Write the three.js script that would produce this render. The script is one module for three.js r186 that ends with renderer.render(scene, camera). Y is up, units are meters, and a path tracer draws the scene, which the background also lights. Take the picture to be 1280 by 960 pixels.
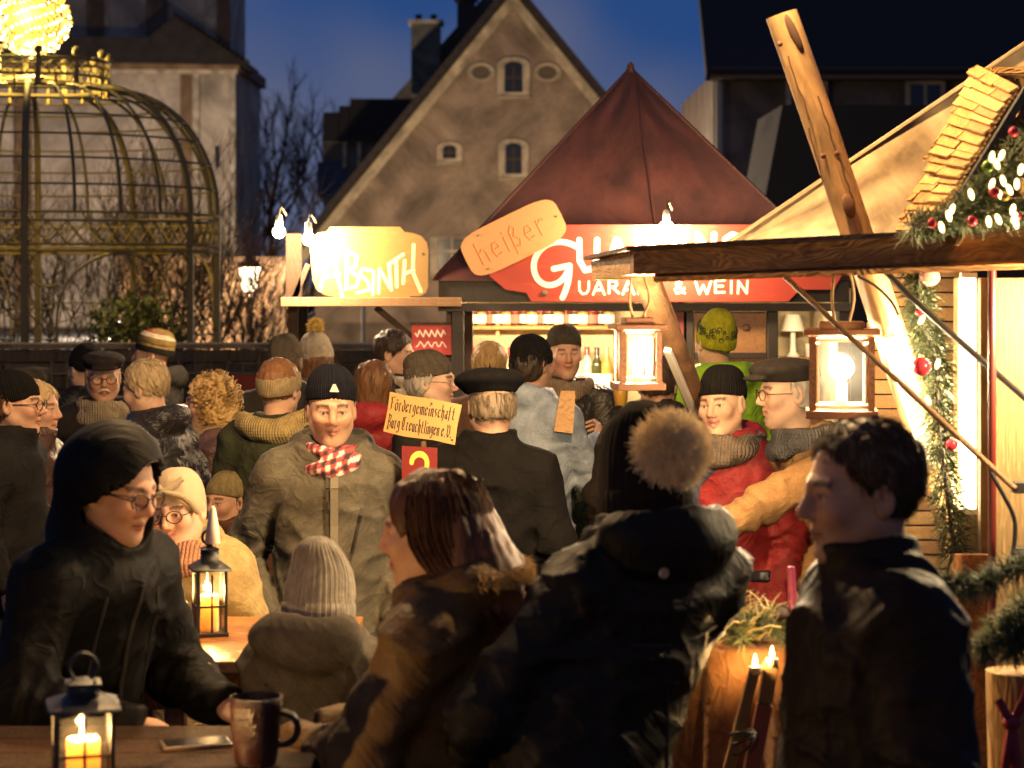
import * as THREE from 'three';
import { mergeGeometries } from 'three/addons/utils/BufferGeometryUtils.js';
import { RoundedBoxGeometry } from 'three/addons/geometries/RoundedBoxGeometry.js';

// ------------------------------------------------------------------ camera, sky, sun, exposure
const F = 2700, HY = 338, CH = 2.1;            // focal length in photo pixels, horizon row, camera height
const scene = new THREE.Scene();
const camera = new THREE.PerspectiveCamera(2 * Math.atan(480 / F) * 180 / Math.PI, 4 / 3, 0.1, 900);
camera.position.set(0, CH, 0);
camera.setViewOffset(1280, 960, 0, 480 - HY, 1280, 960);
camera.focus = 8.0;
camera.userData.fStop = 4.2;
scene.add(camera);
const renderer = new THREE.WebGLRenderer({ antialias: true });
renderer.toneMapping = THREE.LinearToneMapping;
renderer.toneMappingExposure = 1.0;
renderer.shadowMap.enabled = true;

// ------------------------------------------------------------------ small maths
let seed = 12345;
const rnd = () => { seed = (seed * 1664525 + 1013904223) >>> 0; return seed / 4294967296; };
const rr = (a, b) => a + (b - a) * rnd();
const R = d => d * Math.PI / 180;
const V = (x, y, z) => new THREE.Vector3(x, y, z);
const clamp = (x, a, b) => x < a ? a : x > b ? b : x;
const mix = (a, b, t) => a + (b - a) * t;
const sst = (a, b, x) => { const t = clamp((x - a) / (b - a), 0, 1); return t * t * (3 - 2 * t); };
const at = (px, py, d) => V((px - 640) / F * d, CH - (py - HY) / F * d, -d);   // photo pixel and distance -> point
function h3(x, y, z) { let n = Math.imul(x, 374761393) ^ Math.imul(y, 668265263) ^ Math.imul(z, 2147483647 ^ 0x5bd1e995); n = Math.imul(n ^ (n >>> 13), 1274126177); return ((n ^ (n >>> 16)) >>> 0) / 4294967296; }
function noise(x, y, z) {
  const X = Math.floor(x), Y = Math.floor(y), Z = Math.floor(z); x -= X; y -= Y; z -= Z;
  const u = x * x * (3 - 2 * x), v = y * y * (3 - 2 * y), w = z * z * (3 - 2 * z);
  const a = mix(mix(h3(X, Y, Z), h3(X + 1, Y, Z), u), mix(h3(X, Y + 1, Z), h3(X + 1, Y + 1, Z), u), v);
  const b = mix(mix(h3(X, Y, Z + 1), h3(X + 1, Y, Z + 1), u), mix(h3(X, Y + 1, Z + 1), h3(X + 1, Y + 1, Z + 1), u), v);
  return mix(a, b, w) * 2 - 1;
}
const fbm = (x, y, z, o = 4) => { let s = 0, a = .5; for (let i = 0; i < o; i++) { s += a * noise(x, y, z); x *= 2.03; y *= 2.03; z *= 2.03; a *= .5; } return s; };

// ------------------------------------------------------------------ sky of late dusk: deep blue, thin smoke-grey cloud
{
  const W = 512, H = 256, d = new Float32Array(W * H * 4);
  for (let j = 0; j < H; j++) for (let i = 0; i < W; i++) {
    const el = (j + .5) / H * Math.PI - Math.PI / 2, az = i / W * Math.PI * 2;
    const x = Math.cos(el) * Math.cos(az), y = Math.sin(el), z = Math.cos(el) * Math.sin(az);
    const c = sst(-.12, .34, fbm(x * 9 + 3, y * 13 + 1, z * 9 + 7, 6));
    const up = sst(0, .6, Math.max(0, y));
    const k = (j * W + i) * 4;
    const b = [mix(.020, .014, up), mix(.066, .048, up), mix(.215, .165, up)], g = [.14, .145, .205];
    for (let q = 0; q < 3; q++) d[k + q] = mix(b[q], g[q], c * .75);
    d[k + 3] = 1;
  }
  const t = new THREE.DataTexture(d, W, H, THREE.RGBAFormat, THREE.FloatType);
  t.mapping = THREE.EquirectangularReflectionMapping; t.magFilter = THREE.LinearFilter; t.needsUpdate = true;
  scene.background = t; scene.environment = t;
}
const sun = new THREE.DirectionalLight(0xaec4ff, 0.012);       // last light of the sky
sun.position.set(-30, 40, -45); sun.castShadow = true; sun.shadow.radius = 40;
Object.assign(sun.shadow.camera, { left: -40, right: 40, top: 40, bottom: -40, near: 1, far: 200 });
sun.shadow.mapSize.set(2048, 2048);
scene.add(sun);

// ------------------------------------------------------------------ scene helpers
const used = {};
function numbered(n) { const k = used[n] = (used[n] ?? -1) + 1; return k ? n + '_' + String(k).padStart(3, '0') : n; }
function tag(o, label, category, group) { o.userData.label = label; if (category) o.userData.category = category; if (group) o.userData.group = group; return o; }
function thing(name, label, category, pos = [0, 0, 0], turn = 0, group) {
  const o = new THREE.Group(); o.name = numbered(name); scene.add(o);
  if (pos.isVector3) o.position.copy(pos); else o.position.set(...pos);
  o.rotation.y = turn; return tag(o, label, category, group);
}
function mesh(name, geo, m, parent) {
  if (Array.isArray(geo)) geo = merge(geo);
  const o = new THREE.Mesh(geo, m); o.name = parent ? name : numbered(name);
  o.castShadow = o.receiveShadow = true; (parent || scene).add(o); return o;
}
function struct(name, geo, m) { const o = mesh(name, geo, m); o.userData.kind = 'structure'; return o; }
function merge(list) {
  list = list.map(g => { g = g.index ? g.toNonIndexed() : g; for (const k of Object.keys(g.attributes)) if (!['position', 'normal', 'uv'].includes(k)) g.deleteAttribute(k); if (!g.attributes.uv) g.setAttribute('uv', new THREE.BufferAttribute(new Float32Array(g.attributes.position.count * 2), 2)); return g; });
  return mergeGeometries(list);
}
function box(w, h, d, x = 0, y = 0, z = 0, rx = 0, ry = 0, rz = 0, bev = 0) {
  const g = bev ? new RoundedBoxGeometry(w, h, d, 1, Math.min(bev, w / 2.1, h / 2.1, d / 2.1)) : new THREE.BoxGeometry(w, h, d);
  if (!bev) { const p = g.attributes.position, n = g.attributes.normal, u = g.attributes.uv; for (let i = 0; i < p.count; i++) { const ax = Math.abs(n.getX(i)) > .5 ? [p.getZ(i), p.getY(i)] : Math.abs(n.getY(i)) > .5 ? [p.getX(i), p.getZ(i)] : [p.getX(i), p.getY(i)]; u.setXY(i, ...ax); } }
  if (rx || ry || rz) g.applyMatrix4(new THREE.Matrix4().makeRotationFromEuler(new THREE.Euler(rx, ry, rz)));
  return g.translate(x, y, z);
}
function bar(a, b, w, h = w, bev = 0) {               // square bar from a to b
  const d = b.clone().sub(a), L = d.length(), g = bev ? new RoundedBoxGeometry(w, L, h, 1, bev) : box(w, L, h);
  return g.applyQuaternion(new THREE.Quaternion().setFromUnitVectors(V(0, 1, 0), d.normalize())).translate((a.x + b.x) / 2, (a.y + b.y) / 2, (a.z + b.z) / 2);
}
function rod(a, b, r, r2 = r, n = 8) {
  const d = b.clone().sub(a), L = d.length();
  return new THREE.CylinderGeometry(r2, r, L, n, 1).applyQuaternion(new THREE.Quaternion().setFromUnitVectors(V(0, 1, 0), d.normalize())).translate((a.x + b.x) / 2, (a.y + b.y) / 2, (a.z + b.z) / 2);
}
function tube(pts, r, seg = 24, n = 6) { return new THREE.TubeGeometry(new THREE.CatmullRomCurve3(pts), seg, r, n, false); }
function log(a, b, r1, r2, n = 14, rings = 14, wob = .006) {  // peeled log with knots and uneven section
  const d = b.clone().sub(a), L = d.length(), g = new THREE.CylinderGeometry(r2, r1, L, n, rings), p = g.attributes.position, u = g.attributes.uv;
  const s = rnd() * 50;
  for (let i = 0; i < p.count; i++) {
    const x = p.getX(i), y = p.getY(i), z = p.getZ(i), k = 1 + (noise(x * 12 + s, y * 1.3, z * 12) * .10), w = noise(s, y * .9, 3) * wob * 3;
    p.setXYZ(i, x * k + w, y, z * k + noise(s + 9, y * .9, 5) * wob * 3); u.setXY(i, u.getX(i) * r1 * 6.28, u.getY(i) * L);
  }
  g.computeVertexNormals();
  return g.applyQuaternion(new THREE.Quaternion().setFromUnitVectors(V(0, 1, 0), d.normalize())).translate((a.x + b.x) / 2, (a.y + b.y) / 2, (a.z + b.z) / 2);
}
function lathe(pts, n = 24) { return new THREE.LatheGeometry(pts.map(([r, y]) => new THREE.Vector2(r, y)), n); }
function prism(pts, depth, bev = 0) {                 // outline in x,y extruded along +z
  const s = new THREE.Shape(pts.map(p => new THREE.Vector2(p[0], p[1])));
  return new THREE.ExtrudeGeometry(s, { depth: depth - bev * 2, bevelEnabled: bev > 0, bevelSize: bev, bevelThickness: bev, bevelOffset: -bev, bevelSegments: 1, curveSegments: 12 }).translate(0, 0, bev);
}
function quad(a, b, c, d, t = .02) {                   // thick panel through four corners (a b c d in a ring)
  const n = b.clone().sub(a).cross(d.clone().sub(a)).normalize().multiplyScalar(t), P = [a, b, c, d], Q = P.map(p => p.clone().sub(n));
  const v = [], uv = [], W = a.distanceTo(b), H = a.distanceTo(d);
  const f = (p, q, r, s, w, h) => { for (const [k, uu] of [[p, [0, 0]], [q, [w, 0]], [r, [w, h]], [p, [0, 0]], [r, [w, h]], [s, [0, h]]]) { v.push(k.x, k.y, k.z); uv.push(...uu); } };
  f(...P, W, H); f(Q[3], Q[2], Q[1], Q[0], W, H);
  for (let i = 0; i < 4; i++) { const j = (i + 1) % 4; f(P[j], P[i], Q[i], Q[j], P[i].distanceTo(P[j]), t); }
  const g = new THREE.BufferGeometry(); g.setAttribute('position', new THREE.Float32BufferAttribute(v, 3)); g.setAttribute('uv', new THREE.Float32BufferAttribute(uv, 2)); g.computeVertexNormals(); return g;
}

// ------------------------------------------------------------------ textures and materials
function noiseTex(w, h, fn, srgb, rep = [1, 1]) {       // fn(u,v) in 0..1 -> grey or [r,g,b] in 0..1
  const d = new Uint8Array(w * h * 4);
  for (let j = 0; j < h; j++) for (let i = 0; i < w; i++) { const c = fn(i / w, j / h), k = (j * w + i) * 4; for (let q = 0; q < 3; q++) d[k + q] = clamp((c.length ? c[q] : c) * 255, 0, 255); d[k + 3] = 255; }
  const t = new THREE.DataTexture(d, w, h); t.magFilter = THREE.LinearFilter; t.minFilter = THREE.LinearMipmapLinearFilter; t.generateMipmaps = true;
  t.wrapS = t.wrapT = THREE.RepeatWrapping; t.repeat.set(...rep); if (srgb) t.colorSpace = THREE.SRGBColorSpace; t.needsUpdate = true; return t;
}
function rep(t, x, y) { const c = t.clone(); c.repeat.set(x, y); c.needsUpdate = true; return c; }
const tp = (u, v, f, s = 0, o = 4) => { const a = u * 6.28318, b = v * 6.28318; return fbm(Math.cos(a) * f + s + 10, Math.sin(a) * f + Math.cos(b) * f + 20, Math.sin(b) * f + s * 2, o); }; // seamless noise
const TX = {
  cloth: noiseTex(256, 256, (u, v) => .5 + .25 * Math.sin(u * 6.283 * 48) * Math.sin(v * 6.283 * 48) + .35 * tp(u, v, 6, 1)),
  crease: noiseTex(256, 256, (u, v) => .5 + .7 * tp(u, v, 1.3, 4, 5)),
  knit: noiseTex(256, 256, (u, v) => { const c = u * 24, r = v * 24 + Math.abs((c % 1) - .5) * 1.2; return .15 + .85 * Math.pow(Math.abs(Math.sin(c * Math.PI)), .6) * (.55 + .45 * Math.abs(Math.sin(r * Math.PI))); }),
  fold: noiseTex(512, 512, (u, v) => { const w = tp(u, v, .8, 3, 3) * .12; const r = (f, s) => { const n = 1 - Math.abs(tp((u + w) % 1, (v + w * .7) % 1, f, s, 3)) * 2.6; return Math.pow(clamp(n, 0, 1), 3); }; return .15 + .45 * r(1.6, 11) + .25 * r(3.4, 5) + .03 * Math.sin(u * 6.283 * 90) * Math.sin(v * 6.283 * 90) + .05 * tp(u, v, 12, 8, 3); }),
  fabric: noiseTex(512, 512, (u, v) => { const n = .86 + .14 * tp(u, v, 2, 6, 4) + .13 * tp(u, v, 22, 2, 3) + .08 * Math.sin(u * 6.283 * 120) * Math.sin(v * 6.283 * 120); return [n, n, n]; }, true),
  stucco: noiseTex(512, 512, (u, v) => .5 + .6 * tp(u, v, 9, 2, 5)),
  blotch: noiseTex(512, 512, (u, v) => { const n = .80 + .34 * tp(u, v, 1.1, 7, 6) + .10 * tp(u, v, 8, 3, 3); return [n, n * .985, n * .96]; }, true),
  wood: noiseTex(256, 512, (u, v) => { const g = tp(u, v * 1, 1.2, 5, 3), l = Math.sin((u * 22 + g * 7) * 6.283) * .5 + .5, n = .72 + .18 * l + .22 * tp(u * 1, v, 5, 9, 4); return [n, n * .93, n * .84]; }, true),
  grain: noiseTex(256, 512, (u, v) => .5 + .3 * Math.sin((u * 22 + tp(u, v, 1.2, 5, 3) * 7) * 6.283) + .25 * tp(u, v, 7, 2, 3)),
  cobble: noiseTex(512, 512, (u, v) => .5 + .5 * tp(u, v, 5, 1, 5)),
};
const C = (r, g, b) => new THREE.Color().setRGB(r, g, b);
const matCache = {};
function mat(color, o = {}) {                          // color: linear [r,g,b]
  const { spec, tex, texRep = 1, bump, bumpRep = 1, bumpScale = .002, physical, ...rest } = o;
  const m = new (physical || spec !== undefined ? THREE.MeshPhysicalMaterial : THREE.MeshStandardMaterial)({ color: C(...color), roughness: .85, side: THREE.DoubleSide, ...(spec !== undefined ? { specularIntensity: spec } : {}), ...rest });
  const key = (t, r) => { const k = t + '@' + r; return matCache[k] ??= rep(TX[t], ...(Array.isArray(r) ? r : [r, r])); };
  if (tex) m.map = key(tex, texRep);
  if (bump) { m.bumpMap = key(bump, bumpRep); m.bumpScale = bumpScale; }
  return m;
}
const glow = (c, k) => new THREE.MeshStandardMaterial({ color: 0x000000, emissive: C(...c), emissiveIntensity: k, roughness: .6 });
const WARM = [1, .60, .24], WARM2 = [1, .72, .40];
function lamp(pos, intensity, color = WARM, radius = 1, parent) { const l = new THREE.PointLight(C(...color), intensity, 0, 2); l.position.copy(pos); l.castShadow = true; l.shadow.radius = radius; (parent || scene).add(l); return l; }
const M = {
  iron: mat([.11, .088, .040], { roughness: .55, metalness: .3, bump: 'stucco', bumpRep: 3 }),
  black: mat([.012, .011, .010], { roughness: .5 }),
  darkwood: mat([.07, .038, .02], { tex: 'wood', texRep: [3, 1], bump: 'grain', bumpRep: [3, 1], roughness: .7 }),
  wood: mat([.42, .24, .10], { tex: 'wood', texRep: [3, 1], bump: 'grain', bumpRep: [3, 1], bumpScale: .003, roughness: .65 }),
  peeled: mat([.46, .29, .13], { tex: 'blotch', texRep: [2, 1], bump: 'grain', bumpRep: [1.2, .25], bumpScale: .002, roughness: .6 }),
  palewood: mat([.55, .36, .17], { tex: 'wood', texRep: [4, 1.3], bump: 'grain', bumpRep: [4, 1.3], roughness: .6 }),
  table: mat([.34, .17, .06], { tex: 'wood', texRep: [2.5, 1], bump: 'grain', bumpRep: [2.5, 1], bumpScale: .001, roughness: .32 }),
  wax: mat([.75, .55, .30], { roughness: .5 }),
  glass: new THREE.MeshPhysicalMaterial({ color: 0xffffff, transmission: 1, roughness: .06, thickness: 0, side: THREE.DoubleSide }),
  stone: mat([.20, .16, .11], { tex: 'blotch', texRep: 1.7, bump: 'stucco', bumpRep: 2, bumpScale: .02 }),
  white: mat([.72, .66, .54], { roughness: .5 }),
  rope: mat([.30, .20, .10], { roughness: .9 }),
};
// ------------------------------------------------------------------ distance fields and their meshing
const len3 = (x, y, z) => Math.sqrt(x * x + y * y + z * z);
const smin = (a, b, k) => { const h = Math.max(k - Math.abs(a - b), 0) / k; return Math.min(a, b) - h * h * k * .25; };
const smax = (a, b, k) => -smin(-a, -b, k);
const ell = (x, y, z, cx, cy, cz, rx, ry, rz) => { x -= cx; y -= cy; z -= cz; const k0 = len3(x / rx, y / ry, z / rz), k1 = len3(x / (rx * rx), y / (ry * ry), z / (rz * rz)); return k1 < 1e-9 ? -Math.min(rx, ry, rz) : k0 * (k0 - 1) / k1; };
const sph = (x, y, z, cx, cy, cz, r) => len3(x - cx, y - cy, z - cz) - r;
let capT = 0;                                            // parameter of the last capsule distance
const cap = (x, y, z, a, b, ra, rb) => {
  const bx = b[0] - a[0], by = b[1] - a[1], bz = b[2] - a[2], px = x - a[0], py = y - a[1], pz = z - a[2];
  const t = capT = clamp((px * bx + py * by + pz * bz) / (bx * bx + by * by + bz * bz + 1e-12), 0, 1);
  return len3(px - bx * t, py - by * t, pz - bz * t) - mix(ra, rb, t);
};
// surface nets: f(x,y,z) < 0 inside; returns indexed geometry with smooth normals and uv in metres (projected by face direction)
function nets(f, lo, hi, c, color) {
  const nx = Math.ceil((hi[0] - lo[0]) / c) + 1, ny = Math.ceil((hi[1] - lo[1]) / c) + 1, nz = Math.ceil((hi[2] - lo[2]) / c) + 1;
  const D = new Float32Array(nx * ny * nz), sx = 1, sy = nx, sz = nx * ny;
  // coarse pass: blocks far from the surface are filled without asking the field
  const fill = (i0, j0, k0, B) => {
    const h = (B - 1) / 2, d0 = f(lo[0] + (i0 + h) * c, lo[1] + (j0 + h) * c, lo[2] + (k0 + h) * c), i1 = Math.min(i0 + B, nx), j1 = Math.min(j0 + B, ny), k1 = Math.min(k0 + B, nz);
    if (Math.abs(d0) > c * B * .95 + .03) { for (let k = k0; k < k1; k++) for (let j = j0; j < j1; j++) D.fill(d0, i0 + j * sy + k * sz, i1 + j * sy + k * sz); return; }
    if (B > 4) { const q = B / 2; for (let k = k0; k < k1; k += q) for (let j = j0; j < j1; j += q) for (let i = i0; i < i1; i += q) fill(i, j, k, q); return; }
    for (let k = k0; k < k1; k++) for (let j = j0; j < j1; j++) for (let i = i0; i < i1; i++) D[i + j * sy + k * sz] = f(lo[0] + i * c, lo[1] + j * c, lo[2] + k * c);
  };
  for (let k = 0; k < nz; k += 16) for (let j = 0; j < ny; j += 16) for (let i = 0; i < nx; i += 16) fill(i, j, k, 16);
  const id = new Int32Array(nx * ny * nz).fill(-1), P = [], I = [];
  for (let k = 0; k < nz - 1; k++) for (let j = 0; j < ny - 1; j++) for (let i = 0; i < nx - 1; i++) {
    const o = i + j * sy + k * sz; let n = 0, x = 0, y = 0, z = 0, neg = 0;
    for (let q = 0; q < 8; q++) if (D[o + (q & 1) * sx + (q >> 1 & 1) * sy + (q >> 2) * sz] < 0) neg++;
    if (neg === 0 || neg === 8) continue;
    for (let q = 0; q < 8; q++) for (let ax = 0; ax < 3; ax++) {
      if (q >> ax & 1) continue; const r = q | 1 << ax;
      const a = D[o + (q & 1) * sx + (q >> 1 & 1) * sy + (q >> 2) * sz], b = D[o + (r & 1) * sx + (r >> 1 & 1) * sy + (r >> 2) * sz];
      if ((a < 0) === (b < 0)) continue; const t = a / (a - b);
      x += (q & 1) + (ax === 0 ? t : 0); y += (q >> 1 & 1) + (ax === 1 ? t : 0); z += (q >> 2) + (ax === 2 ? t : 0); n++;
    }
    id[o] = P.length / 3; P.push(lo[0] + (i + x / n) * c, lo[1] + (j + y / n) * c, lo[2] + (k + z / n) * c);
  }
  const q4 = (a, b, d, e, flip) => { if (a < 0 || b < 0 || d < 0 || e < 0) return; if (flip) I.push(a, d, b, a, e, d); else I.push(a, b, d, a, d, e); };
  for (let k = 1; k < nz - 1; k++) for (let j = 1; j < ny - 1; j++) for (let i = 1; i < nx - 1; i++) {
    const o = i + j * sy + k * sz, s = D[o] < 0;
    if (s !== D[o + sx] < 0) q4(id[o - sy - sz], id[o - sz], id[o], id[o - sy], !s);
    if (s !== D[o + sy] < 0) q4(id[o - sx - sz], id[o - sx], id[o], id[o - sz], !s);
    if (s !== D[o + sz] < 0) q4(id[o - sx - sy], id[o - sy], id[o], id[o - sx], !s);
  }
  const g0 = new THREE.BufferGeometry(); g0.setAttribute('position', new THREE.Float32BufferAttribute(P, 3)); g0.setIndex(I); g0.computeVertexNormals();
  const N = g0.attributes.normal.array, map = new Map(), p2 = [], n2 = [], u2 = [], c2 = [], i2 = [];
  for (let t = 0; t < I.length; t += 3) {
    const [a, b, d] = [I[t] * 3, I[t + 1] * 3, I[t + 2] * 3];
    const ux = Math.abs(N[a] + N[b] + N[d]), uy = Math.abs(N[a + 1] + N[b + 1] + N[d + 1]), uz = Math.abs(N[a + 2] + N[b + 2] + N[d + 2]), ax = uy > ux && uy > uz ? 1 : ux > uz ? 0 : 2;
    for (const v of [a, b, d]) {
      const key = v + ax; let w = map.get(key);
      if (w === undefined) { w = p2.length / 3; map.set(key, w); p2.push(P[v], P[v + 1], P[v + 2]); n2.push(N[v], N[v + 1], N[v + 2]); u2.push(ax === 0 ? P[v + 2] : P[v], ax === 1 ? P[v + 2] : P[v + 1]); if (color) c2.push(...color(P[v], P[v + 1], P[v + 2])); }
      i2.push(w);
    }
  }
  const g = new THREE.BufferGeometry();
  g.setAttribute('position', new THREE.Float32BufferAttribute(p2, 3)); g.setAttribute('normal', new THREE.Float32BufferAttribute(n2, 3)); g.setAttribute('uv', new THREE.Float32BufferAttribute(u2, 2));
  if (color) g.setAttribute('color', new THREE.Float32BufferAttribute(c2, 3));
  g.setIndex(i2); return g;
}
function colored(g, c) { const n = g.attributes.position.count, a = new Float32Array(n * 3); for (let i = 0; i < n; i++) a.set(c, i * 3); g.setAttribute('color', new THREE.BufferAttribute(a, 3)); return g; }

// ------------------------------------------------------------------ head, hand
function headField(h) {
  const { nose = 1, jaw = 1, smile = 0, open = 0, fat = 0 } = h;
  return (x, y, z) => {
    const X = Math.abs(x);
    let d = ell(x, y, z, 0, .032, -.014, .076, .090, .097);
    d = smin(d, ell(x, y, z, 0, -.034, .022, .061 + fat, .086, .069), .03);
    d = smin(d, cap(X, y, z, [.05, -.052, .0], [.014, -.099 * jaw, .058], .021 + fat, .017), .03);
    d = smin(d, sph(x, y, z, 0, -.101 * jaw, .066, .019), .022);
    d = smin(d, sph(X, y, z, .037, -.022 + smile * .004, .062, .025 + fat * .5 + smile * .002), .022);
    d = smin(d, cap(X, y, z, [0, .024, .087], [.042, .022, .070], .0105, .010), .014);
    d = smax(d, -sph(X, y, z, .0300, .002, .0985, .0175), .013);
    d = smin(d, sph(X, y, z, .031, .002, .0745, .0128), .004);
    d = smin(d, cap(X, y, z, [.018, .0098, .0850], [.044, .0068, .0745], .0046, .0042), .005);   // upper lid
    d = smin(d, cap(X, y, z, [.020, -.0072, .0838], [.042, -.0055, .0745], .0036, .0034), .005);
    d = smin(d, cap(x, y, z, [0, .016, .088], [0, -.026, .1005 + .007 * nose], .0085, .0118 * nose), .012);
    d = smin(d, sph(X, y, z, .0125, -.031, .097, .0088 * nose), .008);
    const my = -.062 + smile * .004, cy = my + smile * .009;
    d = smin(d, cap(X, y, z, [0, my + .0055, .0915], [.021 + smile * .004, cy, .078], .0062, .003), .006);
    d = smin(d, cap(X, y, z, [0, my - .008 - open, .0895], [.018 + smile * .004, cy - .002, .077], .0068, .003), .006);
    d = smax(d, -cap(X, y, z, [0, my - .001 - open * .5, .099], [.022 + smile * .005, cy, .085], .0028 + open * .5, .0018), .003);
    if (h.crease !== 0) d = smax(d, -cap(X, y, z, [.0175, -.030, .1015], [.036 + smile * .004, -.064, .083], .0028, .0022), .006);
    let e = ell(x < 0 ? -x : x, y, z, .0775, -.004, -.014, .0105, .033, .021);
    e = smax(e, -ell(X, y, z, .087, -.002, -.008, .007, .021, .012), .006);
    d = smin(d, e, .008);
    return smin(d, cap(x, y, z, [0, -.06, -.022], [0, -.20, -.035], .054, .060), .03);
  };
}
function headColor(h) {
  const s = h.skin || [.42, .24, .15], b = h.brow || [.05, .03, .02], st = h.stubble || 0, lip = h.lip || [s[0] * .82, s[1] * .52, s[2] * .5], smile = h.smile || 0;
  return (x, y, z) => {
    const X = Math.abs(x); let c = s.slice();
    const mixc = (t, k) => { c = [mix(c[0], t[0], k), mix(c[1], t[1], k), mix(c[2], t[2], k)]; };
    const n = noise(x * 60, y * 60, z * 60);
    const n2 = noise(x * 150, y * 150, z * 150), n3 = noise(x * 22 + 5, y * 22, z * 22); c = [c[0] * (1 + n * .05 + n2 * .05), c[1] * (1 + n * .08 + n2 * .07 + n3 * .10), c[2] * (1 + n * .08 + n2 * .07 + n3 * .10)];
    if (z > .03) mixc([s[0] * 1.02, s[1] * .78, s[2] * .74], .6 * Math.exp(-(((X - .04) ** 2 + (y + .028) ** 2) / .0006)) + .5 * Math.exp(-(X * X + (y + .03) ** 2) / .00022));
    if (st && y < -.028 && z > -.01) mixc(b, st * sst(-.03, -.055, y) * (.6 + .4 * n));
    const my = -.0635 + smile * (.004 + .009 * (X / .024) ** 2);
    if (z > .06 && X < .026 && Math.abs(y - my) < .0095) mixc(lip, .7);
    if (z > .06 && X < .022 && Math.abs(y - my) < .0018) mixc([.05, .015, .012], .9);
    const ex = X - .031, ey = y - .002;
    if (z > .078 && ex * ex / .00013 + (ey + .001) * (ey + .001) / .000020 < 1) { c = [.36, .31, .27]; if (ex * ex + ey * ey < .000024) c = [.03, .02, .015]; }
    if (z > .074 && X > .017 && X < .046 && Math.abs(y - (.0068 - (X - .031) ** 2 * 9)) < .0019) mixc([b[0] * .6, b[1] * .6, b[2] * .6], .75);
    if (z > .05 && X > .014 && X < .052 && Math.abs(y - (.027 - (X - .03) ** 2 * 6)) < .0055) mixc(b, .8);
    return c;
  };
}
function handField(curl, side) {                         // hand hangs along -y, palm faces +z, thumb on the side given
  const A = [[-.030, .072, .0078], [-.010, .082, .0085], [.011, .078, .0085], [.030, .062, .0074]].map(([x, l, r]) => {
    const y0 = -.092, a = curl * .9, b = curl * 2.1, l1 = l * .55, l2 = l * .5;
    const p1 = [x * 1.08, y0 - l1 * Math.cos(a), l1 * Math.sin(a)], p2 = [x * 1.1, p1[1] - l2 * Math.cos(b), p1[2] + l2 * Math.sin(b)];
    return [[x, y0 + .012, 0], p1, p2, r];
  });
  const s = side;
  return (x, y, z) => {
    let d = ell(x, y, z, 0, -.055, 0, .043, .050, .0165);
    d = smin(d, cap(x, y, z, [0, .03, 0], [0, -.03, 0], .027, .028), .02);
    for (const [a, b, c, r] of A) d = smin(d, Math.min(cap(x, y, z, a, b, r * 1.12, r), cap(x, y, z, b, c, r, r * .85)), .006);
    const t1 = [s * .048, -.062, .018], t2 = [s * .045, -.090, .030];
    return smin(d, Math.min(cap(x, y, z, [s * .022, -.030, .006], t1, .014, .011), cap(x, y, z, t1, t2, .0105, .009)), .01);
  };
}
const handGeo = {};
function hand(wrist, dir, palm, curl, side, skin) {
  const k = curl + '/' + side; handGeo[k] ??= nets(handField(curl, side), [-.075, -.20, -.05], [.075, .065, .12], .0055);
  const y = dir.clone().normalize().negate(), z = palm.clone().addScaledVector(y, -palm.dot(y)).normalize(), x = y.clone().cross(z);
  return colored(handGeo[k].clone().applyMatrix4(new THREE.Matrix4().makeBasis(x, y, z).setPosition(wrist)), skin);
}

// ------------------------------------------------------------------ strands (hair, fur)
function strands(list, r, n = 3) {                       // list of point arrays; one thin tapered ribbon tube each
  const P = [], I = [], U = [];
  for (const pts of list) {
    const b = P.length / 3, m = pts.length;
    for (let i = 0; i < m; i++) {
      const p = pts[i], q = pts[Math.min(i + 1, m - 1)], o = pts[Math.max(i - 1, 0)], t = V(q.x - o.x, q.y - o.y, q.z - o.z).normalize();
      const s = (Math.abs(t.y) < .9 ? V(0, 1, 0) : V(1, 0, 0)).cross(t).normalize(), w = t.clone().cross(s), rad = r * (1 - .8 * i / (m - 1));
      for (let k = 0; k < n; k++) { const a = k / n * 6.283; P.push(p.x + (s.x * Math.cos(a) + w.x * Math.sin(a)) * rad, p.y + (s.y * Math.cos(a) + w.y * Math.sin(a)) * rad, p.z + (s.z * Math.cos(a) + w.z * Math.sin(a)) * rad); U.push(k / n, i / m); }
      if (i) for (let k = 0; k < n; k++) { const a = b + (i - 1) * n + k, c = b + (i - 1) * n + (k + 1) % n; I.push(a, c, c + n, a, c + n, a + n); }
    }
  }
  const g = new THREE.BufferGeometry(); g.setAttribute('position', new THREE.Float32BufferAttribute(P, 3)); g.setAttribute('uv', new THREE.Float32BufferAttribute(U, 2)); g.setIndex(I); g.computeVertexNormals(); return g;
}
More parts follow.
